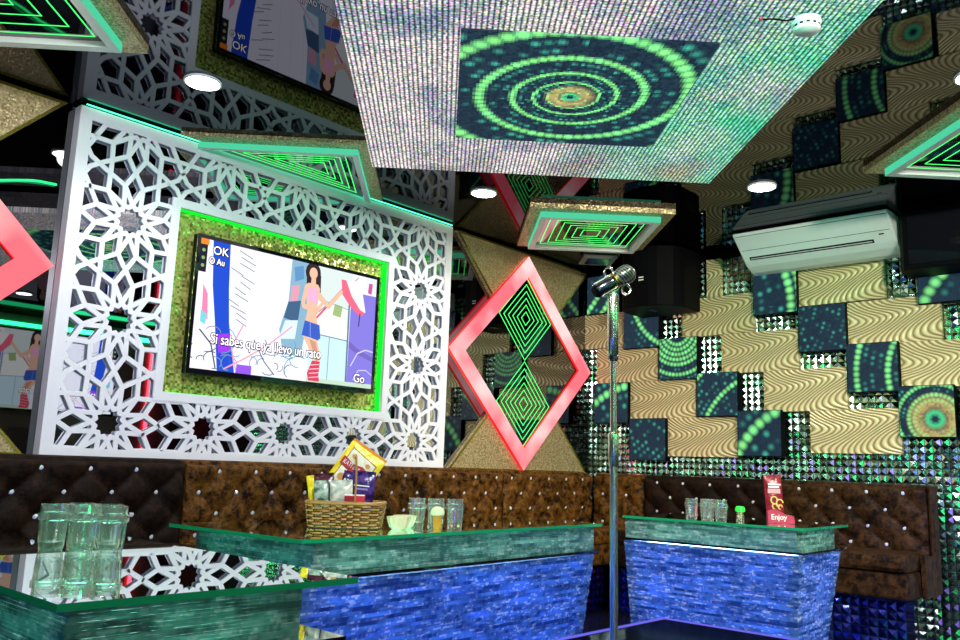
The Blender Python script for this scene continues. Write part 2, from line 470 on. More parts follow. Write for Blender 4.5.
def added_tube(lab, x, y, z0, z1, c, s_, horizontal=None):  # unseen tubes added to give mirrors and mosaic coloured reflections
    mb = MB()
    if horizontal: mb.tube([(x, y, z0), (x+horizontal[0], y+horizontal[1], z0)], .025, 8)
    else: mb.tube([(x, y, z0), (x, y, z1)], .025, 8)
    tag(mb.build('added_tube', emit('tube_glow', c, s_)), lab, 'added light tube', 'coloured tubes added behind the camera for the mirrors')
added_tube('added green light tube on the rear wall, left of the second television', 2.2, YB+.03, .3, 2.4, (.02, 1, .25), 9)
added_tube('added red light tube on the rear wall, right of the second television', 5.4, YB+.03, .3, 2.4, (1, .03, .05), 8)
added_tube('added violet light tube on the rear wall, farther left', .9, YB+.03, .3, 2.4, (.35, .08, 1), 9)
added_tube('added green light tube on the rear wall near its left end', -.5, YB+.03, .3, 2.4, (.05, 1, .4), 9)
added_tube('added white light tube on the left wall', XL+.03, -1.6, .3, 2.4, (.9, 1, 1), 8)
added_tube('added green light tube high along the rear wall', -1.2, YB+.03, 2.5, 0, (.03, 1, .3), 9, (6.6, 0))
added_tube('added blue light tube low along the left wall', XL+.03, -2.6, .12, 0, (.03, .1, 1), 9, (0, 5.4))
added_tube('added green light tube high along the left wall', XL+.03, -2.6, 2.5, 0, (.03, 1, .3), 8, (0, 5.4))

# ------------------------------------------------------------------ ceiling: downlights, LED panel, star-line panels
def downlight(x, y, lab, p=38, vis=True):
    t = thing('downlight', lab, 'ceiling light', (x, y, HC), group='round recessed downlights')
    MB().lathe([(.074, -.002), (.082, -.002), (.082, -.010), (.074, -.012), (.074, -.002)], 32).build('trim_ring', M['white'], t, smooth=True)
    MB().lathe([(.0, -.011), (.072, -.011), (.072, -.004), (0, -.004)], 32).build('diffuser', M['lamp'], t)
    l = light('lamp_light', 'SPOT', (0, 0, -.03), p, (1, .97, .95), None, .05, 150, .8); l.parent = t
    return t
downlight(1.74, 3.33, 'glowing round downlight in front of the cut-out screen, upper left')
downlight(3.63, 3.35, 'glowing round downlight between the cut-out screen and the middle ceiling panel', 60)
downlight(4.50, 1.98, 'glowing round downlight above the air conditioner', 60)
downlight(3.72, .72, 'round downlight just beyond the right edge of the view', 60)
for x, y, lab in ((1.7, .2, 'round downlight above the camera, out of view'), (-.3, 2.0, 'round downlight beyond the left picture edge'), (3.2, -1.4, 'round downlight near the rear wall television'), (.6, -1.6, 'round downlight in the rear left of the room')):
    downlight(x, y, lab, 45)

S2 = 2**.5
def AB(a, b): return ((a+b)/S2, (a-b)/S2)         # a: away from the camera along the room's diagonal, b: to its right
def ceil_fn(u, v, d): x, y = AB(u, v); return (x, y, d)
def line_ring(mb, P, wd, fn, d0, d1): mb.ring(P, inset(P, wd), fn, d0, d1)
def ceiling_panel(name_label, P, step, n, zt=HC):
    """P: counter-clockwise polygon in (a,b)... boards, raised white frame, black glass, green light lines"""
    ax = sum(p[0] for p in P)/len(P); bx = sum(p[1] for p in P)/len(P); X, Y = AB(ax, bx)
    t = thing('ceiling_panel', name_label, 'ceiling panel', (X, Y, zt), group='illuminated geometric ceiling panels')
    def fn(u, v, d): x, y = AB(u, v); return (x-X, y-Y, d)
    MB().prism(P, fn, -.035, -.002).build('glitter_board', M['gold_glitter'], t)
    o1 = inset(P, .075); o2 = inset(P, .115)
    om = inset(P, .085)
    MB().ring(o1, om, fn, -.075, -.035, 0, 1).build('frame', [M['white'], M['mint_spill']], t)
    MB().ring(om, o2, fn, -.0745, -.035).build('inner_frame', M['white'], t)
    MB().prism(o2, fn, -.05, -.036).build('glass', M['black_gloss'], t)
    mb = MB(); d = .15
    for k in range(n):
        q = inset(P, d); line_ring(mb, q, .0045, fn, -.0510, -.0502); d += step
    mb.build('light_lines', M['green_neon'], t)
    return t
def sq(a0, a1, b0, b1): return [(a0, b0), (a1, b0), (a1, b1), (a0, b1)]
ceiling_panel('square ceiling panel with green light lines above the red diamond', sq(5.08, 6.03, .50, 1.42), .050, 6)
TRI = [(4.19, -1.40), (5.16, -.43), (4.19, -.43)]
def triangle_panel():
    X, Y = AB(4.5, -.75)
    t = thing('ceiling_panel', 'triangular ceiling panel with green light lines behind the cut-out screen top', 'ceiling panel', (X, Y, HC), group='illuminated geometric ceiling panels')
    def fn(u, v, d): x, y = AB(u, v); return (x-X, y-Y, d)
    MB().prism(TRI, fn, -.022, -.002).build('glitter_board', M['gold_glitter'], t)
    mb = MB(); mb.prism([(4.27, -1.33), (4.30, -1.30), (4.30, -.53), (5.07, -.53), (5.10, -.50), (4.27, -.50)], fn, -.055, -.0222, 0, 1)
    mb.build('frame', [M['white'], M['mint_spill']], t)
    T = [(4.31, -1.29), (5.06, -.54), (4.31, -.54)]
    MB().prism(T, fn, -.030, -.0222).build('glass', M['black_gloss'], t)
    mb = MB(); d = .035
    for k in range(5): line_ring(mb, inset(T, d), .0045, fn, -.0310, -.0302); d += .032
    mb.build('light_lines', M['green_neon'], t)
triangle_panel()
ceiling_panel('large ceiling panel with green light lines in the upper left corner', sq(2.36, 3.28, -2.17, -1.26), .07, 4)
ceiling_panel('ceiling panel with green light lines at the right edge', sq(3.28, 4.21, 2.19, 3.12), .06, 5)

ZL = 2.47
t = thing('led_screen_ceiling', 'huge square hanging mesh LED screen across the ceiling', 'led screen', (*AB(3.285, .465), ZL), R(45)*1)
def led_fn(a, b):   # local: x along a, y along -b
    return a-3.285, -(b-.465)
(x0, y0), (x1, y1) = led_fn(2.0, 1.34), led_fn(4.17, -.41)
ms = MB()
ms.box(x0, x1, y0, y1, 0, .035); MBs = ms.build('mesh_panel', M['led_ceiling'], t)
mf = MB()
for yy in (y0+.3, 0, y1-.3): mf.box(x0+.1, x1-.1, yy-.02, yy+.02, .036, .07)
mf.build('rear_rail', M['black'], t)
for cx in (x0+.3, x1-.3):
    for cy in (y0+.3, y1-.3): MB().tube([(cx, cy, .07), (cx, cy, HC-ZL)], .01, 8).build('hanger', M['black'], t)
(x0, y0), (x1, y1) = led_fn(2.72, .92), led_fn(3.70, .01)
M['led_view'] = led_tile('tunnel_picture', -.075, .0, .15, hub=.13, seed=9, strong=.34, ph=.35, swap=True, spiral=3.0, gain=1.2, logm=True)
MB().box(x0, x1, y0, y1, -.008, -.001).build('picture_area', M['led_view'], t)

t = thing('smoke_detector', 'round white smoke detector hanging under the mesh screen', 'smoke detector', (2.615, .985, ZL-.001))
MB().lathe([(0, 0), (.046, 0), (.048, -.012), (.044, -.02), (.040, -.021), (.040, -.028), (.044, -.03), (.040, -.040), (.026, -.046), (0, -.046)], 28).build('housing', M['white'], t, smooth=True)
mb = MB()
for k in range(12):
    th = k*PI/6; mb.box(.0385, .0415, -.006, .006, -.027, -.022, M=Matrix.Rotation(th, 4, 'Z'))
mb.build('vent_slots', M['black'], t)
MB().tube([(-.04, .02, -.005), (-.06, .045, -.012), (-.085, .075, -.006), (-.11, .10, -.01)], .003, 6).build('wire', M['black'], t)
MB().lathe([(0, -.016), (.006, -.012), (.007, -.004), (0, 0)], 10, Matrix.Translation((-.115, .105, 0))).build('wire_tip', simple('red_plastic', (.5, .02, .03), .4), t)

t = thing('ceiling_vent', 'small square pale ceiling plate near the room corner', 'ceiling vent', (5.38, 3.72, HC-.002), R(45))
MB().box(-.13, .13, -.13, .13, -.02, 0).build('plate', simple('grey_plate', (.3, .33, .36), .3), t, bevel=.004)
MB().box(-.09, .09, -.09, .09, -.024, -.0205).build('grille', M['dark_chrome'], t)

# ------------------------------------------------------------------ cut-out screen (lattice) round the television
def wall_fn(u, v, d): return (u, d, v)     # on the television wall: u = x, v = z, d = y
LX0, LX1, LZ0, LZ1 = 1.485, 4.02, .935, 2.60
OX0, OX1, OZ0, OZ1 = 2.03, 3.46, 1.284, 2.233
YF = 3.99
def clip(p, q, r, inside=True):
    x0, x1, y0, y1 = r; t0, t1 = 0., 1.; dx, dy = q[0]-p[0], q[1]-p[1]
    for a, b in ((-dx, p[0]-x0), (dx, x1-p[0]), (-dy, p[1]-y0), (dy, y1-p[1])):
        if abs(a) < 1e-9:
            if b < 0: return None
        else:
            s = b/a
            if a < 0: t0 = max(t0, s)
            else: t1 = min(t1, s)
    if t0 >= t1: return None
    return t0, t1
def lerp(p, q, t): return (p[0]+(q[0]-p[0])*t, p[1]+(q[1]-p[1])*t)
def straps():
    L = .4915; a = L/2; segs = []; X0, Z0 = 1.782, 1.115
    th = math.atan2(.305, .186)
    def hank(P):
        n = len(P); mids = [((P[i][0]+P[(i+1) % n][0])/2, (P[i][1]+P[(i+1) % n][1])/2) for i in range(n)]
        for i in range(n):
            j = (i+1) % n; Vv = P[j]; m1, m2 = mids[i], mids[j]
            # rays symmetric about the bisector at Vv
            d = (Vv[0]-m1[0], Vv[1]-m1[1]); l = math.hypot(*d); d = (d[0]/l, d[1]/l)
            cs, sn = math.cos(th), math.sin(th)
            r1 = (d[0]*cs-d[1]*sn, d[0]*sn+d[1]*cs)
            cx = sum(p[0] for p in P)/n; cy = sum(p[1] for p in P)/n
            # intersect with bisector line Vv->centre
            bx, by = cx-Vv[0], cy-Vv[1]
            D = r1[0]*(-by)-r1[1]*(-bx)
            ex, ey = Vv[0]-m1[0], Vv[1]-m1[1]
            t_ = (ex*(-by)-ey*(-bx))/D
            Xp = (m1[0]+r1[0]*t_, m1[1]+r1[1]*t_)
            segs.append((m1, Xp)); segs.append((m2, Xp))
    for i in range(-1, 6):
        for j in range(-1, 5):
            cx, cz = X0+i*L, Z0+j*L
            def pt(r, deg): return (cx+a*r*math.cos(R(deg)), cz+a*r*math.sin(R(deg)))
            for k in range(12):
                f = 30*k
                for s in (-15, 15):
                    segs.append((pt(.34, f), pt(.72, f+s))); segs.append((pt(.72, f+s), pt(1.0, f)))
                    segs.append((pt(.34, f), pt(.27, f+s)))
            Rr = a/math.cos(R(15)); e = 2*a*math.tan(R(15)); gx, gz = cx+a, cz+a; h = e/2
            sqr = [(gx-h, gz-h), (gx+h, gz-h), (gx+h, gz+h), (gx-h, gz+h)]
            hank(sqr); T = e*math.sqrt(3)/2
            hank([(gx+h, gz-h), (gx+h+T, gz), (gx+h, gz+h)]); hank([(gx-h, gz+h), (gx-h-T, gz), (gx-h, gz-h)])
            hank([(gx-h, gz+h), (gx+h, gz+h), (gx, gz+h+T)]); hank([(gx+h, gz-h), (gx-h, gz-h), (gx, gz-h-T)])
    return segs
t = thing('lattice_screen', 'large white cut-out star-pattern screen framing the television', 'decorative screen', ((LX0+LX1)/2, YF, LZ0))
TX = (LX0+LX1)/2
bw, iw = .058, .045
rect_o = (LX0+bw-.01, LX1-bw+.01, LZ0+bw-.01, LZ1-bw+.01)
rect_i = (OX0-iw+.01, OX1+iw-.01, OZ0-iw+.01, OZ1+iw-.01)
mb = MB(); D0, D1 = 0.0, .010; W = .0112
def strap(p, q):
    dx, dz = q[0]-p[0], q[1]-p[1]; l = math.hypot(dx, dz)
    if l < .004: return
    ux, uz = dx/l, dz/l; ex = W*.5
    p = (p[0]-ux*ex, p[1]-uz*ex); q = (q[0]+ux*ex, q[1]+uz*ex); nx, nz = -uz*W, ux*W
    P = [(p[0]+nx, p[1]+nz), (p[0]-nx, p[1]-nz), (q[0]-nx, q[1]-nz), (q[0]+nx, q[1]+nz)]
    lev = .00012*(len(mb.v)//8 % 11)
    mb.prism(P, lambda u, v, d: (u-TX, d, v-LZ0), D0+lev, D1-lev)
for p, q in straps():
    c = clip(p, q, rect_o)
    if not c: continue
    p, q = lerp(p, q, c[0]), lerp(p, q, c[1])
    c = clip(p, q, rect_i)
    if not c: strap(p, q)
    else:
        if c[0] > .01: strap(p, lerp(p, q, c[0]))
        if c[1] < .99: strap(lerp(p, q, c[1]), q)
mb.build('fretwork', M['screen_white'], t)
def rc(x0, x1, z0, z1): return [(x0, z0), (x1, z0), (x1, z1), (x0, z1)]
lf = lambda u, v, d: (u-TX, d, v-LZ0)
mb = MB(); mb.ring(rc(LX0, LX1, LZ0, LZ1), rc(LX0+bw, LX1-bw, LZ0+bw, LZ1-bw), lf, -.003, .0115)
mb.build('outer_border', M['screen_white'], t)
mb = MB(); mb.ring(rc(OX0-iw, OX1+iw, OZ0-iw, OZ1+iw), rc(OX0, OX1, OZ0, OZ1), lf, -.003, .0115)
mb.build('inner_border', M['screen_white'], t)
mb = MB(); mb.ring(rc(LX0, LX1, LZ0, LZ1), rc(LX0+.012, LX1-.012, LZ0+.012, LZ1-.012), lf, .012, .066)
mb.build('side_frame', M['screen_white'], t)
mb = MB(); mb.ring(rc(OX0-.012, OX1+.012, OZ0-.012, OZ1+.012), rc(OX0, OX1, OZ0, OZ1), lf, .012, .062)
mb.build('window_lining', M['screen_white'], t)
mb = MB(); mb.ring(rc(OX0+.001, OX1-.001, OZ0+.001, OZ1-.001), rc(OX0+.004, OX1-.004, OZ0+.004, OZ1-.004), lf, .018, .060)
mb.build('light_strip', M['green_strip'], t)
mb = MB(); mb.box(LX0+.02-TX, LX1-.02-TX, -.016, -.010, LZ1-LZ0+.004, LZ1-LZ0+.008)
mb.build('top_light_strip', emit('mint_led_strip', (.06, 1, .45), 3.0), t)
mo = [(LX0+.015, LZ0+.015), (LX1-.015, LZ0+.015), (LX1-.015, LZ1-.015), (LX0+.015, LZ1-.015)]
mi_ = [(OX0-.014, OZ0-.014), (OX1+.014, OZ0-.014), (OX1+.014, OZ1+.014), (OX0-.014, OZ1+.014)]
tag(MB().ring(mo, mi_, wall_fn, 4.0125, 4.019).build('mirror', M['mirror']), 'bright mirror sheet behind the openings of the white cut-out screen', 'mirror')
tag(MB().box(OX0-.011, OX1+.011, 4.0535, 4.0595, OZ0-.011, OZ1+.011).build('mosaic_board', M['gold_mosaic']), 'gold mirror mosaic board directly behind the wall television', 'wall panel')

# ------------------------------------------------------------------ television with its picture
def pic_mesh(wd, ht):
    """flat picture of the music video: stacked coloured polygons, one mesh"""
    me = bpy.data.meshes.new('picture'); V = []; F = []; Cc = []; lay = [0]
    def poly(c, *pts):
        b = len(V); d = -.00001*lay[0]; lay[0] += 1
        for u, v in pts: V.append(((u-.5)*wd, d, (.5-v)*ht))
        F.append(tuple(range(b, b+len(pts)))); Cc.append(c)
    def ln(c, w_, *pts):
        for (a, b), (e, f) in zip(pts, pts[1:]):
            dx, dy = (e-a)*wd, (f-b)*ht; l = math.hypot(dx, dy) or 1
            nx, ny = -dy/l*w_/wd, dx/l*w_/ht
            poly(c, (a+nx, b+ny), (a-nx, b-ny), (e-nx, f-ny), (e+nx, f+ny))
    def blob(c, u, v, ru, rv, n=14): poly(c, *[(u+ru*math.cos(2*PI*k/n), v+rv*math.sin(2*PI*k/n)) for k in range(n)])
    poly((.90, .90, .97), (0, 0), (0, 1), (1, 1), (1, 0))
    rn = random.Random(5)
    # wall planks of the bright left part
    for u in (.24, .31, .38, .45): ln((.75, .76, .86), .0015, (u, .0), (u-.01, .62))
    # teal and pink paint beside the figure
    poly((.25, .45, .60), (.475, .0), (.60, .0), (.585, .45), (.56, .8), (.46, .8), (.43, .6), (.47, .35))
    poly((.75, .35, .45), (.48, .22), (.53, .2), (.52, .34), (.48, .36))
    poly((.06, .13, .25), (.47, .36), (.54, .33), (.53, .52), (.45, .5))
    poly((.12, .3, .55), (.49, .06), (.54, .03), (.55, .14), (.50, .18))
    poly((.7, .85, .95), (.46, .52), (.53, .5), (.52, .66), (.43, .68))
    # greenish doorway and pale blue boards
    poly((.70, .80, .78), (.60, .0), (.84, .0), (.84, .5), (.60, .5))
    poly((.86, .90, .86), (.62, .28), (.82, .33), (.82, .60), (.60, .58))
    poly((.35, .5, .2), (.74, .3), (.79, .31), (.78, .41), (.73, .40))
    poly((.60, .82, .92), (.60, .58), (.83, .60), (.835, .97), (.60, .97))
    ln((.18, .32, .42), .0035, (.60, .585), (.83, .605)); ln((.18, .32, .42), .0025, (.72, .6), (.72, .97)); ln((.12, .2, .3), .006, (.83, .28), (.835, .97))
    ln((.25, .35, .38), .002, (.60, .27), (.83, .33))
    # lilac wall
    poly((.24, .20, .72), (.84, .16), (1, .16), (1, 1), (.84, 1))
    poly((.18, .14, .5), (.84, .60), (.90, .66), (1, .72), (1, .76), (.90, .71), (.84, .66))
    ln((.62, .62, .95), .004, (.86, .82), (.90, .70), (.95, .66), (1, .67)); ln((.62, .62, .95), .003, (.88, .94), (.91, .85), (.96, .84), (1, .88))
    poly((.75, .8, .85), (.93, .0), (1, .0), (1, .14), (.93, .12)); poly((.6, .1, .3), (.95, .05), (.975, .05), (.97, .15), (.945, .14))
    # green strip at the foot
    poly((.55, .72, .55), (.60, .965), (1, .96), (1, 1), (.60, 1))
    # blue column
    poly((.02, .08, .62), (.06, .0), (.145, .0), (.155, .35), (.17, .62), (.215, 1), (.13, 1), (.10, .62), (.075, .35))
    poly((.35, .05, .85), (.12, .72), (.175, .70), (.19, .84), (.13, .86)); poly((.3, .1, .8), (.225, .93), (.30, .93), (.30, 1), (.22, 1))
    poly((.9, .25, .45), (.03, .35), (.055, .42), (.065, .62), (.035, .6)); poly((.2, .65, .75), (.03, .55), (.06, .58), (.055, .66), (.03, .64))
    for k in range(12):
        u, v = .155+rn.uniform(0, .06), .03+k*.05
        ln((.12, .16, .22), .0022, (u, v), (u+.05+rn.uniform(0, .03), v+.045))
    # scribbled wall painting, low on the left
    for k in range(26):
        u, v = rn.uniform(.02, .55), rn.uniform(.70, .95); r = rn.uniform(.02, .08); a0 = rn.uniform(0, 6)
        c = [(.08, .12, .2), (.1, .35, .5), (.25, .25, .4)][k % 3]
        ln(c, .0025, *[(u+r*math.cos(a0+q*.35), min(.985, v+r*1.4*math.sin(a0+q*.35))) for q in range(8)])
    ln((.95, .35, .5), .004, (.16, .98), (.26, .88), (.38, .74), (.50, .56)); ln((.95, .35, .5), .004, (.24, .62), (.19, .8), (.22, .98))
    ln((.05, .08, .12), .004, (.03, .70), (.09, .80), (.12, .98)); ln((.05, .08, .12), .003, (.30, .72), (.36, .88), (.42, .98))
    # flag on a pole
    ln((.75, .12, .2), .007, (.63, .46), (.80, .12)); ln((.3, .3, .35), .003, (.63, .42), (.88, .02))
    poly((.9, .85, .85), (.77, .07), (.86, .06), (.91, .16), (.935, .32), (.90, .36), (.84, .27), (.79, .2))
    poly((.85, .15, .25), (.77, .07), (.80, .07), (.84, .20), (.90, .31), (.935, .33), (.90, .37), (.83, .29), (.78, .2))
    ln((.05, .05, .1), .004, (.90, .34), (.895, .46))
    # figure: pink top, denim shorts, red boots
    skin = (.86, .52, .36); hair = (.04, .025, .03)
    blob(hair, .598, .07, .045, .09); poly(hair, (.56, .08), (.645, .08), (.65, .26), (.63, .3), (.60, .2), (.565, .22))
    blob(skin, .60, .075, .024, .05); poly(skin, (.59, .11), (.615, .11), (.618, .18), (.588, .18))
    poly(skin, (.555, .19), (.575, .165), (.63, .165), (.645, .2), (.63, .42), (.645, .52), (.57, .50), (.58, .40))
    poly((.92, .45, .65), (.567, .20), (.632, .20), (.632, .33), (.577, .32))
    poly(skin, (.555, .19), (.573, .20), (.56, .35), (.63, .37), (.665, .29), (.675, .31), (.64, .41), (.55, .39), (.54, .34))
    poly(skin, (.64, .22), (.70, .31), (.775, .16), (.785, .185), (.705, .36), (.635, .29))
    poly((.05, .12, .55), (.568, .49), (.655, .51), (.665, .62), (.64, .66), (.615, .63), (.555, .62))
    ln((.3, .4, .8), .002, (.60, .50), (.605, .62))
    poly(skin, (.56, .62), (.645, .64), (.675, .78), (.668, .84), (.635, .84), (.60, .72))
    poly((.62, .32, .22), (.60, .64), (.64, .66), (.665, .80), (.65, .83))
    poly((.70, .06, .12), (.625, .82), (.672, .82), (.668, .94), (.675, .99), (.61, .99), (.60, .93))
    for k in range(4): ln((.95, .75, .75), .002, (.612, .86+k*.035), (.668, .845+k*.035))
    # status column and orange badge at the top left
    poly((.02, .02, .03), (.0, .0), (.035, .0), (.035, .26), (.0, .26)); poly((.95, .25, .03), (.0, .0), (.04, .0), (.04, .045), (.0, .045))
    for k in range(3): blob((.25, .45, .15), .017, .09+k*.06, .008, .014)
    me.from_pydata(V, [], F)
    ca = me.color_attributes.new('paint', 'FLOAT_COLOR', 'CORNER')
    for p in me.polygons:
        for li in p.loop_indices: ca.data[li].color = (*Cc[p.index], 1)
    m, nt, o = mat('screen_picture'); at = nt.nodes.new('ShaderNodeVertexColor'); at.layer_name = 'paint'
    e = nt.nodes.new('ShaderNodeEmission'); nt.links.new(at.outputs[0], e.inputs[0]); e.inputs[1].default_value = .92
    nt.links.new(e.outputs[0], o.inputs[0]); me.materials.append(m)
    return me
def text(name, body, size, m, parent, loc, rot=(PI/2, 0, 0), depth=.0004, align='LEFT', sx=1.0, bold=0.0):
    cu = bpy.data.curves.new(name, 'FONT'); cu.body = body; cu.size = size; cu.extrude = depth; cu.align_x = align; cu.offset = bold
    tmp = bpy.data.objects.new('tmp', cu); COL.objects.link(tmp)
    dg = bpy.context.evaluated_depsgraph_get(); me = bpy.data.meshes.new_from_object(tmp.evaluated_get(dg))
    bpy.data.objects.remove(tmp); me.materials.clear(); me.materials.append(m)
    o = bpy.data.objects.new(name, me); COL.objects.link(o); o.parent = parent; o.location = loc; o.rotation_euler = rot; o.scale = (sx, 1, 1)
    return o
M['glow_text'] = emit('lit_caption', (1, 1, 1), 1.4); M['cap_dark'] = emit('caption_outline', (.05, .02, .08), .6)
def television(label, loc, rz, wd, ht):
    t = thing('television', label, 'television', loc, rz)
    MB().box(-wd/2, wd/2, .006, .045, -ht/2, ht/2).build('body', M['black'], t, bevel=.004)
    b = .020
    MB().ring(rc(-wd/2, wd/2, -ht/2, ht/2), rc(-wd/2+b, wd/2-b, -ht/2+b*1.4, ht/2-b), lambda u, v, d: (u, d, v), 0, .008).build('bezel', M['black_gloss'], t)
    me = pic_mesh(wd-2*b, ht-2.4*b); o = bpy.data.objects.new('screen', me); COL.objects.link(o); o.parent = t; o.location = (0, .005, .2*b)
    w2, h2 = wd-2*b, ht-2.4*b
    def UV(u, v): return ((u-.5)*w2, 0, (.5-v)*h2+.2*b)
    for (body, u, v, s, sx) in (('Si sabes que ya llevo un rato', .085, .795, .078, .78), ('Go', .88, .955, .07, .95), ('OK', .06, .105, .062, 1.0), ('O Au', .045, .185, .05, .8)):
        x, y, z = UV(u, v)
        q_ = text('caption_outline', body, s*ht/.72, M['cap_dark'], o, (x, -.0036, z-.2*b), sx=sx, depth=0)
        me_ = q_.data; vv = [v.co.copy() for v in me_.vertices]; ff = [tuple(p.vertices) for p in me_.polygons]; V2 = []; F2 = []
        for k in range(9):
            ox, oz = (.0045*math.cos(k*PI/4)/sx, .0045*math.sin(k*PI/4)) if k < 8 else (.006, -.006)
            nb = len(V2); V2 += [(v.x+ox, v.y+oz, .00002*k) for v in vv]; F2 += [tuple(i+nb for i in f) for f in ff]
        m2 = bpy.data.meshes.new('caption_outline'); m2.from_pydata(V2, [], F2); m2.materials.append(M['cap_dark']); q_.data = m2
        text('caption', body, s*ht/.72, M['glow_text'], o, (x, -.0050, z-.2*b), sx=sx)
    return t
television('flat television on the gold mosaic showing a karaoke video', (2.735, 3.945, 1.748), 0, 1.235, .725)
MB().box(-.2, .2, .045, .107, -.15, .15).build('wall_bracket', M['black'], bpy.data.objects['television'])
television('second television on the wall behind the camera, seen only mirrored', (4.1, YB+.06, 1.95), PI, 1.65, 1.0)
MB().box(-.2, .2, .045, .058, -.15, .15).build('wall_bracket', M['black'], bpy.data.objects['television.001'])

# ------------------------------------------------------------------ diamonds and gold triangles on the television wall
def red_face(name, c1, c2, s):
    m, nt, o = mat(name); (x, y, z), v = coords(nt); n, _ = noise(nt, v, 2.2, 2)
    e = nt.nodes.new('ShaderNodeEmission'); link(nt, mixc(nt, n.step(.42, .6), c1, c2), e.inputs[0]); e.inputs[1].default_value = s
    nt.links.new(e.outputs[0], o.inputs[0]); return m
M['pink_face'] = red_face('glowing_pink_face', (1, .16, .20), (1, .62, .60), .95)
M['red_side'] = red_face('glowing_red_side', (1, .015, .02), (1, .08, .05), .9)
def dia(cx, cz, a, b): return [(cx, cz-b), (cx+a, cz), (cx, cz+b), (cx-a, cz)]
def diamond(label, X, Z=1.765):
    t = thing('light_diamond', label, 'wall light', (X, 4.003, Z-.81), group='red glowing diamond wall frames')
    fn = lambda u, v, d: (u, d, v+.81)
    P = dia(0, 0, .835, .808)
    MB().ring(P, inset(P, .118), fn, .0, .024, 0, 1).build('frame', [M['pink_face'], M['red_side']], t)
    MB().prism(inset(P, .116), fn, .018, .0235).build('mirror_pane', M['black_mirror'], t)
    for cz in (.325, -.32):
        mb = MB()
        for k in range(6):
            s = 1-k*.165
            Q = dia(.0, cz, .31*s, .32*s); mb.ring(Q, dia(.0, cz, .31*s-.0075, .32*s-.0075), fn, .0168, .0177)
        mb.build('light_lines', M['green_neon'], t)
    return t
diamond('red glowing diamond frame with green line rhombuses, right of the television', 4.875)
diamond('red glowing diamond frame cut by the left edge of the picture', .622, 1.81)
M['gold_edge'] = simple('gold_edge', (.55, .45, .08), .25, .9)
def gold_tri(label, X, up):
    Z0 = .95 if up else 2.605
    s = 1 if up else -1
    P = [(-.795, 0), (.795, 0), (0, .82*s)] if up else [(.795, 0), (-.795, 0), (0, -.82)]
    t = thing('gold_triangle', label, 'wall panel', (X, 4.0325, Z0), group='gold glitter triangles on the mirror wall')
    fn = lambda u, v, d: (u, d, v)
    MB().prism(P, fn, 0, .026).build('board', M['gold_glitter'], t)
    MB().ring(P, inset(P, .014), fn, -.004, -.0002).build('edge_trim', M['gold_edge'], t)
gold_tri('gold glitter triangle rising from the sofa beneath the right red diamond', 4.905, True)
gold_tri('gold glitter triangle hanging from the ceiling above the right red diamond', 4.905, False)
gold_tri('gold glitter triangle tip at the lower left edge beside the screen', .645, True)
gold_tri('gold glitter triangle tip at the upper left edge beside the screen', .645, False)
t = tag(MB().tube([(.2+i*.04, 4.045+.004*math.sin(i*1.7), 2.04+.16*(i/31)**1.5+.012*math.sin(i*.5)) for i in range(32)], .0055, 6).build('reflection_line', M['green_reflection']), 'thin green line drawn as a reflection across the dark wall left of the screen', 'reflection line')  # glowing line stands in for a reflection in the mirror wall
tag(MB().tube([(5.705, 1.62-i*.05, 2.600+.004*math.sin(i)) for i in range(24)], .006, 6).build('reflection_line', M['green_reflection']), 'thin green line drawn as a reflection under the ceiling right of the air conditioner', 'reflection line')  # glowing line stands in for a green reflection near the ceiling

# ------------------------------------------------------------------ right wall: carved wave boards and display tiles
WW, WH = .565, .287
wm = MB().box(-.02, .02, -WW/2, WW/2, -WH/2, WH/2).mesh('wave_board', M['wave'])
boards = [
 (3.85, 2.105, 'carved gold wave board nearest the corner, level with the red diamond top'),
 (3.655, 1.812, 'carved gold wave board behind the upper part of the microphone pole'),
 (3.335, 1.53, 'carved gold wave board just right of the pole, middle height'),
 (3.01, 1.245, 'carved gold wave board in the lowest row right of the microphone pole'),
 (2.875, 2.135, 'carved gold wave board below the black speaker at the left of the air conditioner'),
 (2.56, 1.845, 'carved gold wave board in the middle row left of the tile staircase'),
 (1.985, 2.283, 'carved gold wave board directly beneath the air conditioner'),
 (1.665, 1.986, 'carved gold wave board one row below and right of the air conditioner board'),
 (1.345, 1.698, 'carved gold wave board cut by the right edge, above the ring tile'),
 (1.93, 1.285, 'carved gold wave board in the lowest row, left of the ring tile'),
 (2.245, 1.563, 'carved gold wave board between the striped dot tile and the mosaic, fourth row'),
]
for y, z, lab in boards:
    o = bpy.data.objects.new('wave_board', wm); COL.objects.link(o); o.location = (XW-.038, y, z)
    tag(o, lab, 'wall panel', 'carved wave boards on the right wall')
o = MB().box(-.02, .02, -.055, .055, -.145, .145).build('wave_board', M['wave'], loc=(XW-.038, 2.90, 2.42))
tag(o, 'narrow upright carved strip beside the black corner loudspeaker', 'wall panel')
for y, z, lab in ((1.02, 1.40, 'low carved gold wave board just beyond the right picture edge'), (.84, 1.99, 'upper carved gold wave board just beyond the right picture edge'), (.20, 1.99, 'carved gold wave board farthest along the right wall, out of view')):
    o = bpy.data.objects.new('wave_board', wm); COL.objects.link(o); o.location = (XW-.038, y, z)
    tag(o, lab, 'wall panel', 'carved wave boards beyond the edge')
TS = .318
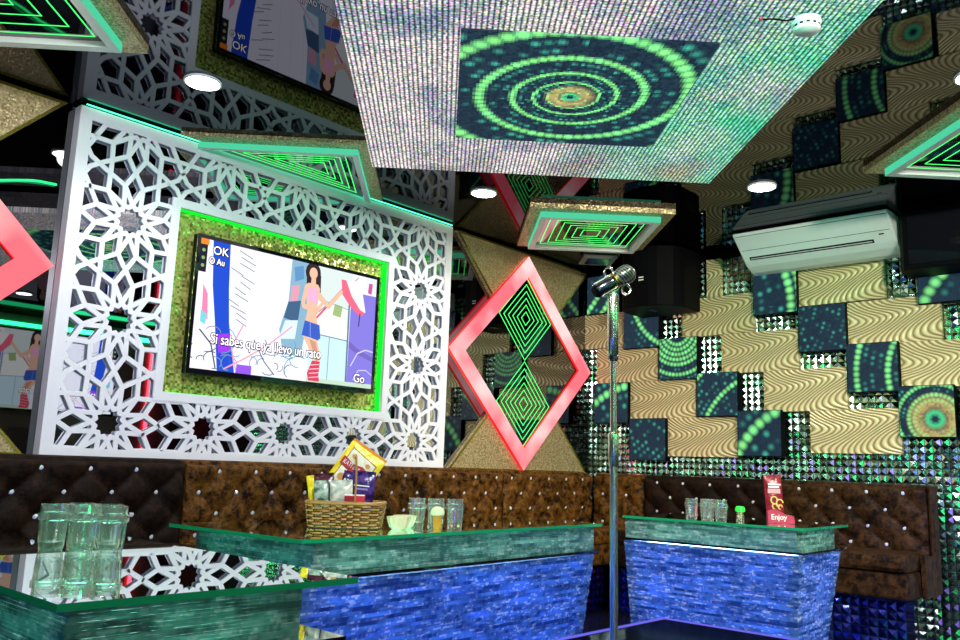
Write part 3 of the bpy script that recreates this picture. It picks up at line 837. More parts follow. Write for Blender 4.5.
tiles = [  # y, z, label, ring centre (y,z) relative, ring step, hub, seed, strong
 (3.86, 2.40, 'dark display tile with pale green dots right behind the microphone', (.9, .6), .06, 0, 1, .15),
 (3.50, 2.09, 'display tile with a green dot arc, right of the upper microphone pole', (-.35, .25), .05, 0, 2, .35),
 (3.18, 1.83, 'display tile with green dotted arcs opening upward like a bowl', (0.0, .20), .038, 0, 3, .8),
 (3.775, 1.51, 'display tile with green dots directly left of the microphone pole', (-.25, -.5), .075, 0, 4, .3),
 (3.445, 1.224, 'faintly dotted display tile in the lowest row right of the pole', (.7, .8), .05, 0, 5, .0),
 (2.865, 1.55, 'display tile with a diagonal green dot band below the bowl-arc tile', (-.45, -.45), .045, 0, 7, .3),
 (2.42, 2.258, 'sparsely dotted display tile under the left end of the air conditioner', (.55, -.1), .07, 0, 10, .04),
 (2.10, 1.973, 'dotted display tile second in the staircase from the air conditioner', (.8, .3), .04, 0, 11, .0),
 (1.79, 1.69, 'display tile with two upright green dot stripes', (-.55, -.05), .048, 0, 13, .5),
 (1.485, 1.403, 'display tile with a tan ring around a green eye, right edge', (-.047, -.05), .033, .20, 14, .3),
 (2.555, 1.27, 'display tile with big green dots rising diagonally, lowest row', (-.42, -.42), .085, 0, 18, .5),
 (1.34, 2.228, 'display tile below the black speaker at the right edge', (-.42, -.4), .08, 0, 19, .4),
]
PER = {13: (4, 1), 2: (5, 3), 10: (50, 9), 4: (5, 3), 7: (5, 3), 18: (4, 3), 19: (4, 3)}
body = MB().box(-.033, .033, -TS/2, TS/2, -TS/2, TS/2).mesh('housing', M['black'])
for i, (y, z, lab, c, dr, hub, seed, strong) in enumerate(tiles):
    t = thing('display_tile', lab, 'display tile', (XW-.06, y, z), group='square display tiles on the right wall')
    o = bpy.data.objects.new('housing', body); COL.objects.link(o); o.parent = t
    mm = led_tile('dot_display', c[0], c[1], dr, hub=hub, seed=seed, strong=strong, gain=1.0, per=PER.get(seed))
    MB().box(-.036, -.0335, -TS/2+.004, TS/2-.004, -TS/2+.004, TS/2-.004).build('display', mm, t)

# air conditioner
t = thing('air_conditioner', 'white wall air conditioner under the ceiling at the right', 'air conditioner', (XW-.07, 2.045, HC-.30))
L2 = .500
prof = [(0, .11), (0, .28), (-.30, .292), (-.395, .287), (-.402, .272), (-.255, .152), (-.225, .125), (-.180, .095), (-.11, .066), (-.045, .058), (-.045, .11)]
mb = MB(); n = len(prof)
mb.v += [(x, y, z) for y in (-L2, L2) for x, z in prof]
mb.f.append(tuple(range(n))); mb.f.append(tuple(range(2*n-1, n-1, -1))); mb.m += [0, 0]
for i in range(n): mb.f.append((i, i+n, (i+1) % n+n, (i+1) % n)); mb.m.append(0)
mb.build('casing', simple('ac_white', (.70, .76, .76), .35), t, bevel=.006)
def on_front(h, off=0.0):       # a point on the sloping front at height h
    return (-.255-.147*(h-.152)/.12, h)
AQ = math.atan2(.147, .12)
def front_strip(name, h, y0, y1, hh, dep, m):
    x, z = on_front(h); Mt = Matrix.Translation((x, 0, z)) @ Matrix.Rotation(-AQ, 4, 'Y')
    MB().box(-dep, .003, y0, y1, -hh, hh, M=Mt).build(name, m, t)
front_strip('panel_seam', .262, -L2+.01, L2-.01, .0012, .0015, M['black'])
front_strip('trim_line', .185, -L2+.02, L2-.02, .0012, .0015, M['dark_chrome'])
front_strip('status_display', .168, -L2+.06, -L2+.09, .005, .0015, M['black_gloss'])
Mt = Matrix.Translation((-.240, 0, .139)) @ Matrix.Rotation(-R(48), 4, 'Y')
MB().box(-.003, .012, -L2+.13, L2-.05, -.013, .013, M=Mt).build('air_slot', M['black'], t)
MB().box(-.006, .004, -L2+.14, L2-.06, -.002, .002, M=Mt).build('louvre', M['white'], t)

# black loudspeakers
t = thing('loudspeaker', 'large black loudspeaker hung in the corner behind the microphone', 'loudspeaker', (5.47, 3.24, 2.165))
P = []
for k in range(13):
    th = PI/2+PI*k/12; P.append((-.04+.20*math.cos(th)*1.0, .25*math.sin(th)))
P = [(.20, .25)] + [(x, y) for x, y in P] + [(.20, -.25)]
MB().prism(P[::-1], lambda u, v, d: (u, v, d), 0, .45).build('cabinet', M['black'], t, bevel=.01)
MB().box(-.10, .0, -.02, .02, -.004, -.0005).build('rating_plate', M['dark_chrome'], t)
mb = MB()
for z in (.19, .21): mb.box(-.246, -.242, -.03, .01, z, z+.008)
mb.build('badge', M['text_white'], t)
MB().box(.2005, .275, -.06, .06, .12, .3).build('wall_bracket', M['black'], t)
t = thing('loudspeaker', 'black loudspeaker box at the right edge beside the air conditioner', 'loudspeaker', (5.50, 1.135, 2.235))
P = [(-.10, .36), (-.10, -.36), (.16, -.36), (.16, .40), (-.02, .40)]
MB().prism(P, lambda u, v, d: (u, v, d), 0, .36).build('cabinet', M['black'], t, bevel=.008)
MB().box(-.108, -.1005, -.33, .33, .03, .33).build('grille', M['black_gloss'], t)
MB().box(.1605, .24, -.06, .06, .2, .3).build('wall_bracket', M['black'], t)

# ------------------------------------------------------------------ sofas
M['blue_lit_mosaic'] = simple('blue_lit_mirror_mosaic', (.07, .09, .55), .15, 1)  # blue light from the table bases put into the mosaic colour
stud_me = MB().lathe([(0, -.008), (.011, -.008), (.0155, 0), (.010, .008), (0, .011)], 8).mesh('crystal_stud', M['crystal'])
def sofa(label, x0, y0, dirx, length, m, group=None, ph=0.0, seat=True):
    """dirx: unit vector along the sofa; the back stands against the wall on its left-hand side"""
    d = Vector((*dirx, 0)); nrm = Vector((-d.y, d.x, 0))         # towards the wall
    rz = math.atan2(d.y, d.x)
    t = thing('sofa', label, 'sofa', (x0, y0, 0), rz, group)     # local x along, local y towards the wall; origin at back front-face
    g = .004
    # tufted back: local y = 0 plane, towards -y bulging
    DS, DZ, ZB, ZT = .21, .205, .56, .958
    mb = MB(); nx = max(8, int(length/.0175)); nz = 26; zs0 = .905
    rows = []
    for j in range(nz+6):
        for i in range(nx+1):
            s = g+(length-2*g)*i/nx
            if j <= nz:
                z = ZB+(ZT-.03-ZB)*j/nz
                a = (s+ph)/DS; b = (z-zs0)/DZ
                u, v = a+b, a-b
                q = abs(math.sin(PI*u))*abs(math.sin(PI*v))
                h = .045*(q**.35)
                e = min(s, length-s)/.03
                if e < 1: h *= max(0, e)**.5
                y = -h; 
            else:
                k = (j-nz)/5; th = k*PI/2
                z = ZT-.03+.03*math.sin(th); y = -.03*1.0*0+.10*(1-math.cos(th))
            mb.v.append((s, y, z))
    W_ = nx+1
    for j in range(nz+5):
        for i in range(nx): mb.f.append((j*W_+i, j*W_+i+1, (j+1)*W_+i+1, (j+1)*W_+i)); mb.m.append(0)
    o = mb.build('tufted_back', m, t, smooth=False)
    o.data.polygons.foreach_set('use_smooth', [True]*len(o.data.polygons))
    MB().box(g, length-g, .002, .115, .33, .957).build('back_frame', m, t, bevel=.02)
    b = 0; k = 0
    i0 = int(math.floor(ph/DS))-1
    for half in range(4):
        z = zs0-half*DZ/2
        off = 0 if half % 2 == 0 else .5
        for i in range(i0, i0+int(length/DS)+4):
            s = (i+off)*DS-ph
            if s < .05 or s > length-.05 or z < ZB+.02: continue
            c = bpy.data.objects.new('crystal_stud', stud_me); COL.objects.link(c); c.parent = t
            c.location = (s, -.004, z); c.rotation_euler = (PI/2, 0, 0)
    if not seat: return t
    MB().box(g, length-g, -.42, -.005, .33, .47).build('seat_base', m, t, bevel=.015)
    MB().box(g, length-g, -.44, -.005, .472, .57).build('seat_cushion', m, t, bevel=.03)
    # mirrored plinth
    mb = MB(); mb.box(g, length-g, -.34, .11, 0, .328, 0); c = .05
    for i in range(int(length/c)):
        for j in range(6):
            x_, z_ = g+i*c, j*c+.01
            if x_+c > length-g: continue
            mb.add([(x_, -.341, z_), (x_+c*.94, -.341, z_), (x_+c*.94, -.341, z_+c*.94), (x_, -.341, z_+c*.94), (x_+c*(.3+.4*random.random()), -.352, z_+c*(.3+.4*random.random()))],
                   [(0, 1, 4), (1, 2, 4), (2, 3, 4), (3, 0, 4)], 1)
    mb.build('plinth', [M['black_gloss'], M['blue_lit_mosaic']], t)
    return t
YS = 3.86
sofa('dimly lit brown studded velvet sofa section behind the near glass table', -1.2, YS, (1, 0), 3.32, M['velvet_dim'], ph=.08)
sofa('long brown studded velvet sofa section beneath the television screen', 2.12, YS, (1, 0), 2.35, M['velvet'], ph=.03)
sofa('brown studded velvet sofa section in the corner beneath the red diamond', 4.47, YS, (1, 0), 1.045, M['velvet'], ph=.12)
sofa('short brown studded velvet back rounding the room corner onto the mosaic wall', 5.56, 3.85, (0, -1), .445, M['velvet'], ph=.02, seat=False)
sofa('dimly lit studded velvet sofa section behind the right table glasses', 5.56, 3.40, (0, -1), 1.02, M['velvet_dim'], ph=.1)
e = sofa('brown studded velvet sofa section at the right end by the mosaic wall', 5.56, 2.38, (0, -1), .90, M['velvet_half_lit'], ph=.07)
MB().prism([(.008, .33), (.008, .55), (-.22, .56), (-.2, .33)][::-1], lambda u, v, d: (d, u, v), .905, .93).build('end_panel', M['velvet_half_lit'], e)
MB().box(.9, .93, .0, .115, .33, .957).build('end_roll', M['velvet_half_lit'], e, bevel=.012)

# ------------------------------------------------------------------ glass tables
def poly_rect(w_, d_): return [(0, 0), (w_, 0), (w_, d_), (0, d_)]
def glass_table(label, x, y, rz, w_, d_, il=.06, ir=.06, tr=(.12, .12)):
    """origin at the glass's front-left corner, local x along the front edge, local y away"""
    t = thing('glass_table', label, 'table', (x, y, 0), rz, 'glass tables with lit stacked-glass bases')
    up = lambda u, v, d: (u, v, d)
    Hh = .75
    P = poly_rect(w_, d_)
    MB().prism(P, up, Hh-.012, Hh, 0, 1).build('glass_top', [M['table_glass'], M['glass_edge']], t, bevel=0)
    rn = random.Random(int(x*100))
    mb = MB(); z = .640
    while z < Hh-.0135:
        O = [(il+rn.uniform(-.0022, .0022), .03+rn.uniform(-.0022, .0022)), (w_-ir+rn.uniform(-.0022, .0022), .03), (w_-ir, d_-.06), (il, d_-.06)]
        mb.ring(O, inset(O, .03), up, z, min(z+.0056, Hh-.0125)); z += .0063
    mb.build('glass_block', M['glass_block'], t)
    MB().prism(inset(poly_rect(w_, d_), .13), up, .641, Hh-.018).build('block_fill_glow', M['aqua_fill'], t)  # added fill glow, hidden inside the block
    sl = inset(poly_rect(w_, d_), .012)
    MB().prism(sl, up, .629, .6395).build('black_shelf', M['black_gloss'], t)
    f0, f1 = (tr[0], tr[1], .12, .12), (min(tr[0], .03), min(tr[1], .03), .018, .025)
    # hollow lit base: ring of glass sheets round a light core
    mb = MB(); z = .02; th = .0085
    while z < .620:
        q = (z-.02)/.605; a = [f0[i]+(f1[i]-f0[i])*q+rn.uniform(-.002, .002) for i in range(4)]
        O = [(a[0], a[2]), (w_-a[1], a[2]), (w_-a[1], d_-a[3]), (a[0], d_-a[3])]
        mb.ring(O, inset(O, .03), up, z, z+th*.93); z += th
    mb.build('lit_glass_base', M['glass_base'], t)
    c0 = [(f0[0]+.045, f0[2]+.045), (w_-f0[1]-.045, f0[2]+.045), (w_-f0[1]-.045, d_-f0[3]-.045), (f0[0]+.045, d_-f0[3]-.045)]
    c1 = [(f1[0]+.045, f1[2]+.045), (w_-f1[1]-.045, f1[2]+.045), (w_-f1[1]-.045, d_-f1[3]-.045), (f1[0]+.045, d_-f1[3]-.045)]
    mb = MB(); mb.v += [(u, v, .02) for u, v in c0]+[(u, v, .59) for u, v in c1]
    mb.f += [(3, 2, 1, 0), (4, 5, 6, 7)]+[(i, (i+1) % 4, (i+1) % 4+4, i+4) for i in range(4)]; mb.m += [0]*6
    mb.build('light_core', M['blue_core'], t)
    MB().prism(inset([(f1[0], f1[2]), (w_-f1[1], f1[2]), (w_-f1[1], d_-f1[3]), (f1[0], d_-f1[3])], .04), up, .598, .612).build('light_strip', M['top_glow'], t)
    MB().prism([(f0[0]-.01, f0[2]-.01), (w_-f0[1]+.01, f0[2]-.01), (w_-f0[1]+.01, d_-f0[3]+.01), (f0[0]-.01, d_-f0[3]+.01)], up, 0, .018).build('foot_plate', M['black_gloss'], t)
    return t
glass_table('nearest glass-topped table at the lower left, four-sided stack of glass sheets', 0.546, 1.328, 0, .570, 1.30, il=.03, ir=.11)
glass_table('long glass table holding the snack basket, blue lit base', 1.491, 2.029, R(3.2), 1.635, .69, il=.07, ir=.02, tr=(.12, .03))
glass_table('glass table before the right sofa, blue lit base', 3.846, 2.485, R(-88), .94, .61, il=.0, ir=.05, tr=(.0, .11))

# low black lacquered table in the middle foreground
t = thing('low_table', 'low black glossy table top at the bottom centre', 'table', (2.72, 1.45, 0))
MB().box(-.42, .41, -.37, .38, .37, .40).build('table_top', mirror_mat('black_lacquer', (.045, .045, .06), .12), t)
MB().ring(rc(-.42, .41, -.37, .38), rc(-.402, .392, -.352, .362), lambda u, v, d: (u, v, d), .4005, .4035).build('edge_trim', emit('violet_trim', (.16, .14, .8), .8), t)
for sx in (-.36, .35):
    for sy in (-.31, .32): MB().box(sx-.02, sx+.02, sy-.02, sy+.02, 0, .369).build('leg', M['black_gloss'], t)

# ------------------------------------------------------------------ tumblers and table things
def tumbler_mesh(h=.102, r=.0305):
    def rf(th, z):
        if .008 < z < .066: return 1+.05*abs(math.sin(7.5*th))
        if .0662 < z < .084: return 1+.06*abs(math.sin(5*th))
        return 1
    mb = MB()
    prof = [(0, 0), (r*.82, 0), (r*.86, .004), (r*.88, .02), (r*.92, .05), (r*.95, .075), (r*.95, .080), (r*1.06, .083), (r*1.07, .092), (r*1.06, .100), (r*.97, .103), 0, 0, 0, 0, 0, 0]
    prof = [(a, b*h/.125) for a, b in prof[:-6] if a != 0 or b == 0] + [(r, h-.002), (r*.99, h), (r*.93, h-.001), (r*.90, .08), (r*.86, .04), (r*.8, .018), (0, .015)]
    mb.lathe(prof, 30, rf=rf); return mb.mesh('tumbler', M['cut_glass'])
tum = tumbler_mesh()
RX, RY = .678, -.735     # across the view
def tumbler(x, y, lab, group, z=.7505):
    o = bpy.data.objects.new('tumbler', tum); COL.objects.link(o); o.location = (x, y, z); o.rotation_euler = (0, 0, random.uniform(0, 6))
    tag(o, lab, 'glass', group)
bx, by = 0.823, 2.066
for dr, db, lab in ((-.003, 0, 'front left tumbler of the cluster on the near glass table'), (.066, 0, 'front middle tumbler of the cluster on the near glass table'), (.135, -.004, 'front right tumbler of the cluster on the near glass table'),
                    (.033, .062, 'rear left tumbler of the cluster on the near glass table'), (.100, .058, 'rear right tumbler of the cluster on the near glass table')):
    tumbler(bx+dr*RX+db*.735, by+dr*RY+db*.678, lab, 'tumblers on the near table')
for x, y, lab in ((2.163, 2.269, 'left tumbler behind the tiny beer mug on the long table'), (2.22, 2.229, 'middle tumbler of the three beside the snack basket'), (2.281, 2.192, 'right tumbler of the three beside the snack basket')):
    tumbler(x, y, lab, 'tumblers on the long table')
for x, y, lab in ((3.903, 2.119, 'leftmost tumbler of the row on the right table'), (3.94, 2.057, 'second tumbler of the row on the right table'), (3.972, 1.996, 'rightmost front tumbler of the row on the right table'), (4.017, 2.086, 'tumbler standing behind the row on the right table')):
    tumbler(x, y, lab, 'tumblers on the right table')

VZ = R(-47.35)            # turn so that local x runs across the view
def on_view(x, y): return (x, y, .7505)
# ribbed bowls
def bowl(x, y, lab, z=.7505):
    mb = MB(); mb.lathe([(0, 0), (.028, 0), (.040, .012), (.048, .035), (.052, .052), (.048, .052), (.043, .034), (.034, .014), (0, .008)], 40, rf=lambda th, z: 1+.05*math.cos(12*th))
    o = mb.build('ribbed_bowl', M['bowl'], loc=(x, y, z), smooth=True); tag(o, lab, 'bowl', 'ribbed pale bowls beside the basket')
m_, nt_, o_ = mat('pale_yellow_glass'); b_ = princ(nt_, None, (.9, .85, .55), .12, 0, Transmission_Weight=.35)
nt_.links.new(b_.outputs[0], o_.inputs[0]); M['bowl'] = m_
bowl(2.025, 2.212, 'pale yellow ribbed bowl touching the snack basket')
bowl(2.098, 2.261, 'pale yellow ribbed bowl between basket and tumblers')
# tiny beer-mug shaped holder
t = thing('toothpick_holder', 'tiny beer mug shaped holder with foam top before the tumblers', 'toothpick holder', (2.171, 2.171, .7505))
MB().lathe([(0, 0), (.017, 0), (.019, .01), (.021, .055), (0, .055)], 20).build('amber_body', simple('amber', (.55, .28, .02), .15, 0, Coat_Weight=1.0), t, smooth=True)
MB().lathe([(.019, .055), (.029, .06), (.031, .072), (.026, .086), (.012, .094), (0, .095)], 20).build('foam_lid', simple('foam', (.75, .9, .5), .6), t, smooth=True)
MB().tube([(.02, 0, .045), (.034, 0, .042), (.036, 0, .022), (.021, 0, .014)], .003, 6).build('handle', M['clear_glass'], t)
t = thing('toothpick_holder', 'small clear holder with bright green lid on the right table', 'toothpick holder', (4.099, 1.956, .7505))
MB().lathe([(0, 0), (.024, 0), (.025, .005), (.022, .055), (0, .055)], 20).build('clear_body', M['cut_glass'], t, smooth=True)
MB().lathe([(.022, .0555), (.03, .058), (.031, .075), (.022, .088), (0, .09)], 20).build('green_lid', simple('green_plastic', (.02, .75, .06), .35), t, smooth=True)
mb = MB()
for k in range(7): mb.tube([(.008*math.cos(k), .008*math.sin(k), .004), (.013*math.cos(k+.4), .013*math.sin(k+.4), .054)], .0012, 5)
mb.build('toothpicks', simple('pale_wood', (.6, .42, .2), .6), t)

def pouch_mb(w_, h_, th, n=12, crimp=.02):
    mb = MB(); N = n+1
    for s in (-1, 1):
        b = len(mb.v)
        for j in range(N):
            for i in range(N):
                u, v = i/n, j/n
                q = (math.sin(PI*u)*math.sin(PI*v))**.55 if 0 < u < 1 and 0 < v < 1 else 0
                wob = .0015*math.sin(9*u+5*v)
                mb.v.append(((u-.5)*w_, s*(th/2*q+.0006)+wob*q, v*h_))
        for j in range(n):
            for i in range(n):
                f = (b+j*N+i, b+j*N+i+1, b+(j+1)*N+i+1, b+(j+1)*N+i)
                mb.f.append(f if s < 0 else f[::-1]); mb.m.append(0)
    for j, z0, z1 in ((0, -crimp, 0.0), (1, h_, h_+crimp)):
        k = int(w_/.006)
        for i in range(k): mb.box(-w_/2+i*w_/k, -w_/2+(i+1)*w_/k, -.0018 if i % 2 else -.0006, .0006 if i % 2 else .0018, z0, z1, 1)
    return mb
def pouch(name, label, cat, loc, rot, w_, h_, th, m, crimp_m=None, crimp=.012, group=None):
    t = thing(name, label, cat, loc, 0, group); t.rotation_euler = rot
    pouch_mb(w_, h_, th, crimp=crimp).build('pouch', [m, crimp_m or m], t, smooth=True)
    return t
def flat(parent, name, m, pts, y): 
    return MB().prism(pts, lambda u, v, d: (u, d, v), y-.0008, y).build(name, m, parent)
# wicker basket
BX, BY = 1.905, 2.352
t = thing('wicker_basket', 'brown woven basket full of snack packets on the long table', 'basket', (BX, BY, .7505), VZ)
def rr(a, b, r, n=64):
    pts = []
    for k in range(n):
        th = 2*PI*k/n; c, s = math.cos(th), math.sin(th); p = 5
        q = (abs(c/a)**p+abs(s/b)**p)**(-1/p); pts.append((q*c, q*s))
    return pts
M['wicker'] = simple('wicker', (.34, .16, .025), .4); M['wicker_dark'] = simple('dark_wicker', (.05, .02, .005), .5)
mb = MB(); rows = 9
for j in range(rows):
    z = .008+j*.0105; g_ = 1+.10*j/rows; base = rr(.145*g_, .095*g_, 0, 84)
    pts = []
    for k, (x, y) in enumerate(base):
        l = math.hypot(x, y); off = .0055*(1 if ((k//3+j) % 2 == 0) else -1)
        pts.append((x*(1+off/l), y*(1+off/l), z))
    mb.tube(pts, .0043, 6, True)
mb.build('woven_side', M['wicker'], t)
mb = MB()
for k, (x, y) in enumerate(rr(.145, .095, 0, 28)): mb.tube([(x, y, 0), (x*1.1, y*1.1, .10)], .003, 5)
mb.build('stakes', M['wicker_dark'], t)
MB().prism(rr(.143, .093, 0, 40), lambda u, v, d: (u, v, d), .0, .006).build('bottom', M['wicker_dark'], t)
MB().tube([(x*1.11, y*1.11, .104) for x, y in rr(.145, .095, 0, 60)], .0075, 8, True).build('rim', M['wicker'], t)
mb = MB()
for o_ in (-.006, .006):
    mb.tube([(.03+.02*math.cos(PI*k/16), -.105*math.cos(PI*k/16)*1.0, .10+.20*math.sin(PI*k/16)+o_*.3) for k in range(17)], .0042, 6)
mb.build('handle', M['wicker'], t)
Bm = Matrix.Translation((BX, BY, .7505)) @ Matrix.Rotation(VZ, 4, 'Z')
def bl(x, y, z): v = Bm @ (Vector((x, y, z))*.815); return tuple(v)
def rotv(ry, rx=0): return (Matrix.Rotation(VZ, 3, 'Z') @ Matrix.Rotation(ry, 3, 'Y') @ Matrix.Rotation(rx, 3, 'X')).to_euler()
def packet_mat(name, c1, c2, rough=.25):
    m, nt, o = mat(name); (x, y, z), v = coords(nt); n, _ = noise(nt, v, 28, 3)
    princ(nt, o, mixc(nt, n.step(.42, .6), c1, c2), rough, .1, Normal=bump(nt, n, .01, .5)); return m
m_yel = packet_mat('yellow_foil', (.85, .62, .01), (.95, .78, .05)); m_or = simple('orange_foil', (.75, .25, .01), .3)
m_red = simple('deep_red_print', (.38, .015, .02), .35); m_cream = packet_mat('cream_print', (.8, .72, .5), (.9, .86, .7)); m_purp = packet_mat('purple_foil', (.015, .006, .06), (.09, .035, .24))
t = pouch('snack_bag', 'big yellow snack bag leaning diagonally in the basket', 'snack bag', bl(-.055, .03, .115), rotv(R(33), R(-6)), .175, .245, .035, m_yel, m_or)
flat(t, 'printed_window', m_cream, [(-.062, .06), (.060, .05), (.064, .205), (-.060, .218)], -.0185)
flat(t, 'printed_window_border', simple('brown_print', (.25, .1, .01), .4), [(-.066, .056), (.064, .046), (.068, .209), (-.064, .223)], -.0177)
flat(t, 'label_band', m_red, [(-.076, .135), (-.02, .125), (.02, .138), (.07, .128), (.07, .162), (.02, .174), (-.02, .162), (-.076, .174)], -.0195)
text('lettering', 'KATI BULONG', .028, simple('pink_print', (.95, .7, .75), .4), t, (-.066, -.0215, .143), sx=.74)
for k, (x, z, r_) in enumerate(((-.035, .192, .013), (.035, .188, .012), (-.03, .09, .022))):
    flat(t, 'printed_nut', simple('nut_print', (.62, .28, .05), .4), [(x+r_*math.cos(a*PI/5), z+r_*.8*math.sin(a*PI/5)) for a in range(10)], -.0205)
t = pouch('snack_bag', 'purple packet with white stripes in front of the yellow bag', 'snack bag', bl(.0, .0, .10), rotv(R(12)), .09, .12, .02, m_purp)
for k in range(6): flat(t, 'white_stripe', M['text_white'], [(-.038+k*.013, .045), (-.031+k*.013, .045), (-.028+k*.013, .10), (-.035+k*.013, .10)], -.0118)
t = pouch('snack_bag', 'dark purple rounded packet at the right of the basket', 'snack bag', bl(.062, -.03, .075), rotv(R(4)), .10, .15, .035, m_purp)
flat(t, 'label_line', M['text_white'], [(-.035, .098), (.03, .098), (.03, .103), (-.035, .103)], -.0185)
flat(t, 'label_line', simple('lilac_print', (.3, .2, .6), .4), [(-.028, .083), (.024, .083), (.024, .091), (-.028, .091)], -.0185)
m_clr = packet_mat('clear_film', (.35, .42, .38), (.75, .74, .62), .15)
t = pouch('snack_bag', 'clear packet of pale nuts in the middle of the basket', 'snack bag', bl(-.012, -.055, .06), rotv(R(-3)), .095, .125, .03, m_clr)
t = pouch('snack_bag', 'silvery green packet at the left of the basket', 'snack bag', bl(-.095, -.05, .06), rotv(R(-4)), .06, .12, .025, packet_mat('silver_green_film', (.05, .12, .08), (.5, .6, .5), .2))
t = pouch('snack_bag', 'dark maroon packet at the back left of the basket', 'snack bag', bl(-.09, .0, .085), rotv(R(-6)), .085, .125, .03, packet_mat('maroon_foil', (.03, .005, .01), (.12, .02, .04)))
flat(t, 'red_mark', simple('red_print', (.6, .05, .08), .4), [(-.01, .08), (.02, .08), (.02, .09), (-.01, .09)], -.0158)
t = pouch('snack_bag', 'narrow yellow packet edge at the far left of the basket', 'snack bag', bl(-.138, .01, .07), rotv(R(-10)), .035, .13, .015, m_yel)
t = thing('snack_box', 'small red and white box at the front of the basket', 'box', bl(.045, -.078, .095), 0); t.rotation_euler = rotv(R(0))
MB().box(-.042, .042, -.012, .012, 0, .045).build('carton', simple('red_carton', (.6, .03, .05), .35), t, bevel=.002)
MB().box(-.040, -.002, -.0135, -.0122, .01, .036).build('printed_panel', simple('dark_red_print', (.25, .01, .02), .4), t)
MB().box(-.042, .042, -.0136, -.0122, .040, .045).build('white_stripe', M['text_white'], t)

# red snack packet stood in its tray on the right table
m_mar = packet_mat('maroon_packet', (.20, .01, .02), (.30, .02, .035))
t = thing('snack_stand', 'tall maroon snack packet with low tray on the right table', 'snack packet', (4.156, 1.784, .7505)); t.rotation_euler = (0, 0, VZ-R(4))
o = pouch_mb(.105, .235, .03, crimp=.012).build('packet', [m_mar, m_mar], t, loc=(-.01, .02, .04), smooth=True); o.rotation_euler = (0, R(-4), 0)
MB().prism([(-.07, 0), (.09, 0), (.085, .045), (.03, .055), (-.02, .085), (-.07, .075)], lambda u, v, d: (u, d, v), -.03, .005).build('tray', simple('magenta_card', (.35, .01, .05), .35), t, bevel=.003)
text('lettering', 'Enjoy', .045, M['text_white'], t, (-.052, -.0315, .022), sx=.95)
for k in range(2): MB().box(-.045, .03-.01*k, -.0005, .0005, .215-.016*k, .224-.016*k).build('white_line', M['text_white'], t, loc=(-.012, -.001, .01))
MB().box(-.045, .03, -.0005, .0005, .165, .193).build('small_print', simple('pink_text', (.55, .3, .35), .5), t, loc=(-.014, .0025, .01))
mb = MB()
for x, z, r_ in ((-.015, .125, .019), (.018, .11, .019), (-.012, .088, .014), (.02, .085, .012)):
    mb.tube([(x+r_*math.cos(a*PI/8), .0, z+r_*1.1*math.sin(a*PI/8)) for a in range(13)], .004, 6)
mb.build('printed_nuts', simple('cashew_print', (.85, .6, .2), .4), t, loc=(-.008, -.002, .01))

# ------------------------------------------------------------------ microphone on its stand
t = thing('microphone_stand', 'tall chrome microphone stand in the foreground', 'microphone stand', (1.985, 1.300, 0))
tip = Vector((-.055, -.018, 1.47)); q = Vector((0, 0, 0))
def pp(z): return tuple(tip*(z/1.47))
MB().lathe([(0, 0), (.13, 0), (.135, .006), (.13, .016), (.04, .026), (.02, .04), (.014, .06), (0, .06)], 36).build('round_base', M['dark_chrome'], t, smooth=True)
MB().tube([pp(.05), pp(1.02)], .0105, 20).build('lower_tube', M['chrome'], t, smooth=True)
MB().tube([pp(.985), pp(.99), pp(1.07), pp(1.075)], [.0125, .0145, .0145, .0125], 20).build('clutch', M['chrome'], t, smooth=True)
MB().tube([pp(1.05), pp(1.31)], .0085, 20).build('upper_tube', M['chrome'], t, smooth=True)
MB().tube([pp(1.268), pp(1.272), pp(1.282), pp(1.286)], [.010, .014, .014, .010], 16).build('collar', M['dark_chrome'], t, smooth=True)
MB().tube([pp(1.285), pp(1.29), pp(1.45), pp(1.455)], [.012, .0155, .0155, .013], 20).build('clip_sleeve', M['chrome'], t, smooth=True)
MB().tube([pp(1.45), pp(1.475)], .006, 10).build('swivel', M['chrome'], t)
vr = Vector((RX, RY, 0)); vu = Vector((0, 0, 1)); vf = Vector((.735, .678, 0))
ax = (vr*.80+vu*.52+vf*.12).normalized()
c0 = Vector((1.985, 1.300, 0))+tip+Vector((0, 0, .018))
t2 = thing('microphone', 'chrome studio microphone tilted up to the right on the stand', 'microphone', tuple(c0))
def mp(s, off=Vector((0, 0, 0))): return ax*s+off
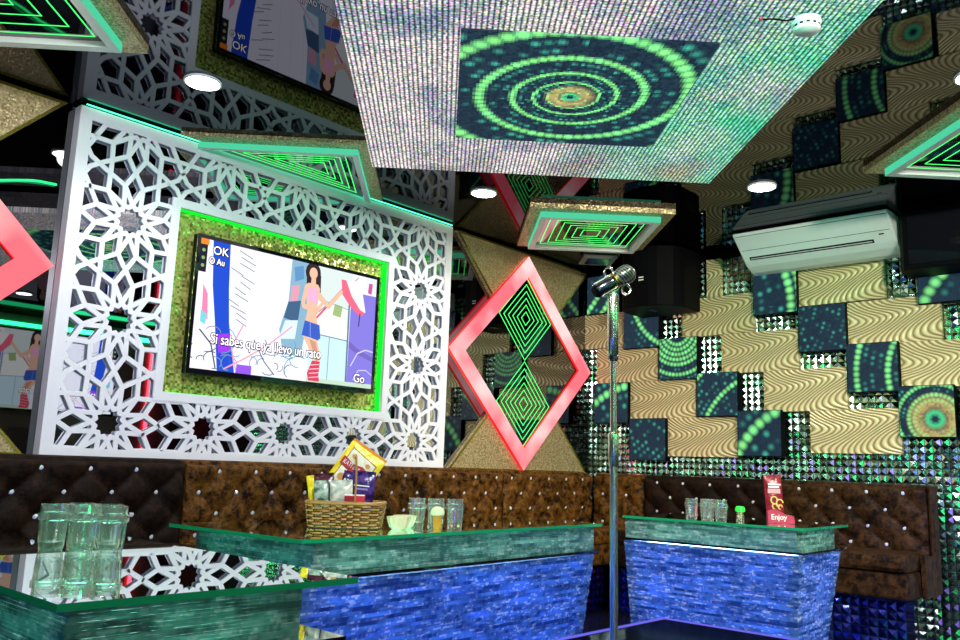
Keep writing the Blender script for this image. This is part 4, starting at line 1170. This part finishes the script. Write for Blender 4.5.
MB().tube([mp(-.058), mp(-.053), mp(-.01), mp(.0)], [.017, .0205, .0205, .018], 24).build('body', M['dark_chrome'], t2, smooth=True)
pr = ax.cross(vf).normalized()
mb = MB()
for sg in (-1, 1): mb.tube([mp(-.052, pr*.0195*sg-vf*.006), mp(.0, pr*.0195*sg-vf*.006)], .004, 8)
mb.build('side_bar', M['chrome'], t2)
MB().tube([mp(-.064), mp(-.056)], [.014, .019], 20).build('end_cap', M['black'], t2, smooth=True)
MB().tube([mp(-.002), mp(.002), mp(.008), mp(.012)], [.019, .0235, .0235, .02], 24).build('neck_ring', simple('brass', (.6, .5, .15), .25, 1), t2, smooth=True)
m_, nt_, o_ = mat('wire_grille'); (x_, y_, z_), v_ = coords(nt_)
g1 = ((x_*400.0+z_*300.0).sin()*(y_*400.0-z_*300.0).sin()).step(-.3, .3)
princ(nt_, o_, mixc(nt_, g1, (.06, .08, .06), (.6, .62, .5)), .3, .9); M['grille'] = m_
MB().tube([mp(.010), mp(.016), mp(.030), mp(.048), mp(.060), mp(.067), mp(.070)], [.018, .0225, .0265, .0275, .0235, .014, .003], 24).build('grille', M['grille'], t2, smooth=True)
for cc in (mp(-.006, vu*.030-vr*.008), mp(.030, -vu*.036+vr*.012)):
    mb = MB()
    for dv in (-.008, .008):
        mb.tube([cc+vf*dv+vr*(.012*math.cos(a*PI/8))+vu*(.014*math.sin(a*PI/8)) for a in range(16)], .0016, 6, True)
    for a in range(4): mb.tube([cc-vf*.008+vr*.012*math.cos(a*PI/2)+vu*.014*math.sin(a*PI/2), cc+vf*.008+vr*.012*math.cos(a*PI/2+.6)+vu*.014*math.sin(a*PI/2+.6)], .0012, 5)
    mb.build('shock_cord', M['chrome'], t2)
MB().tube([mp(-.02, -vu*.008), tuple(Vector((0, 0, -.018)))], .006, 8).build('mount', M['chrome'], t2)

for o in bpy.data.objects:
    if o.parent is None and (o.name.split('.')[0] in ('wicker_basket', 'snack_bag', 'snack_box', 'snack_stand', 'toothpick_holder', 'ribbed_bowl')): o.scale = (.815, .815, .815)
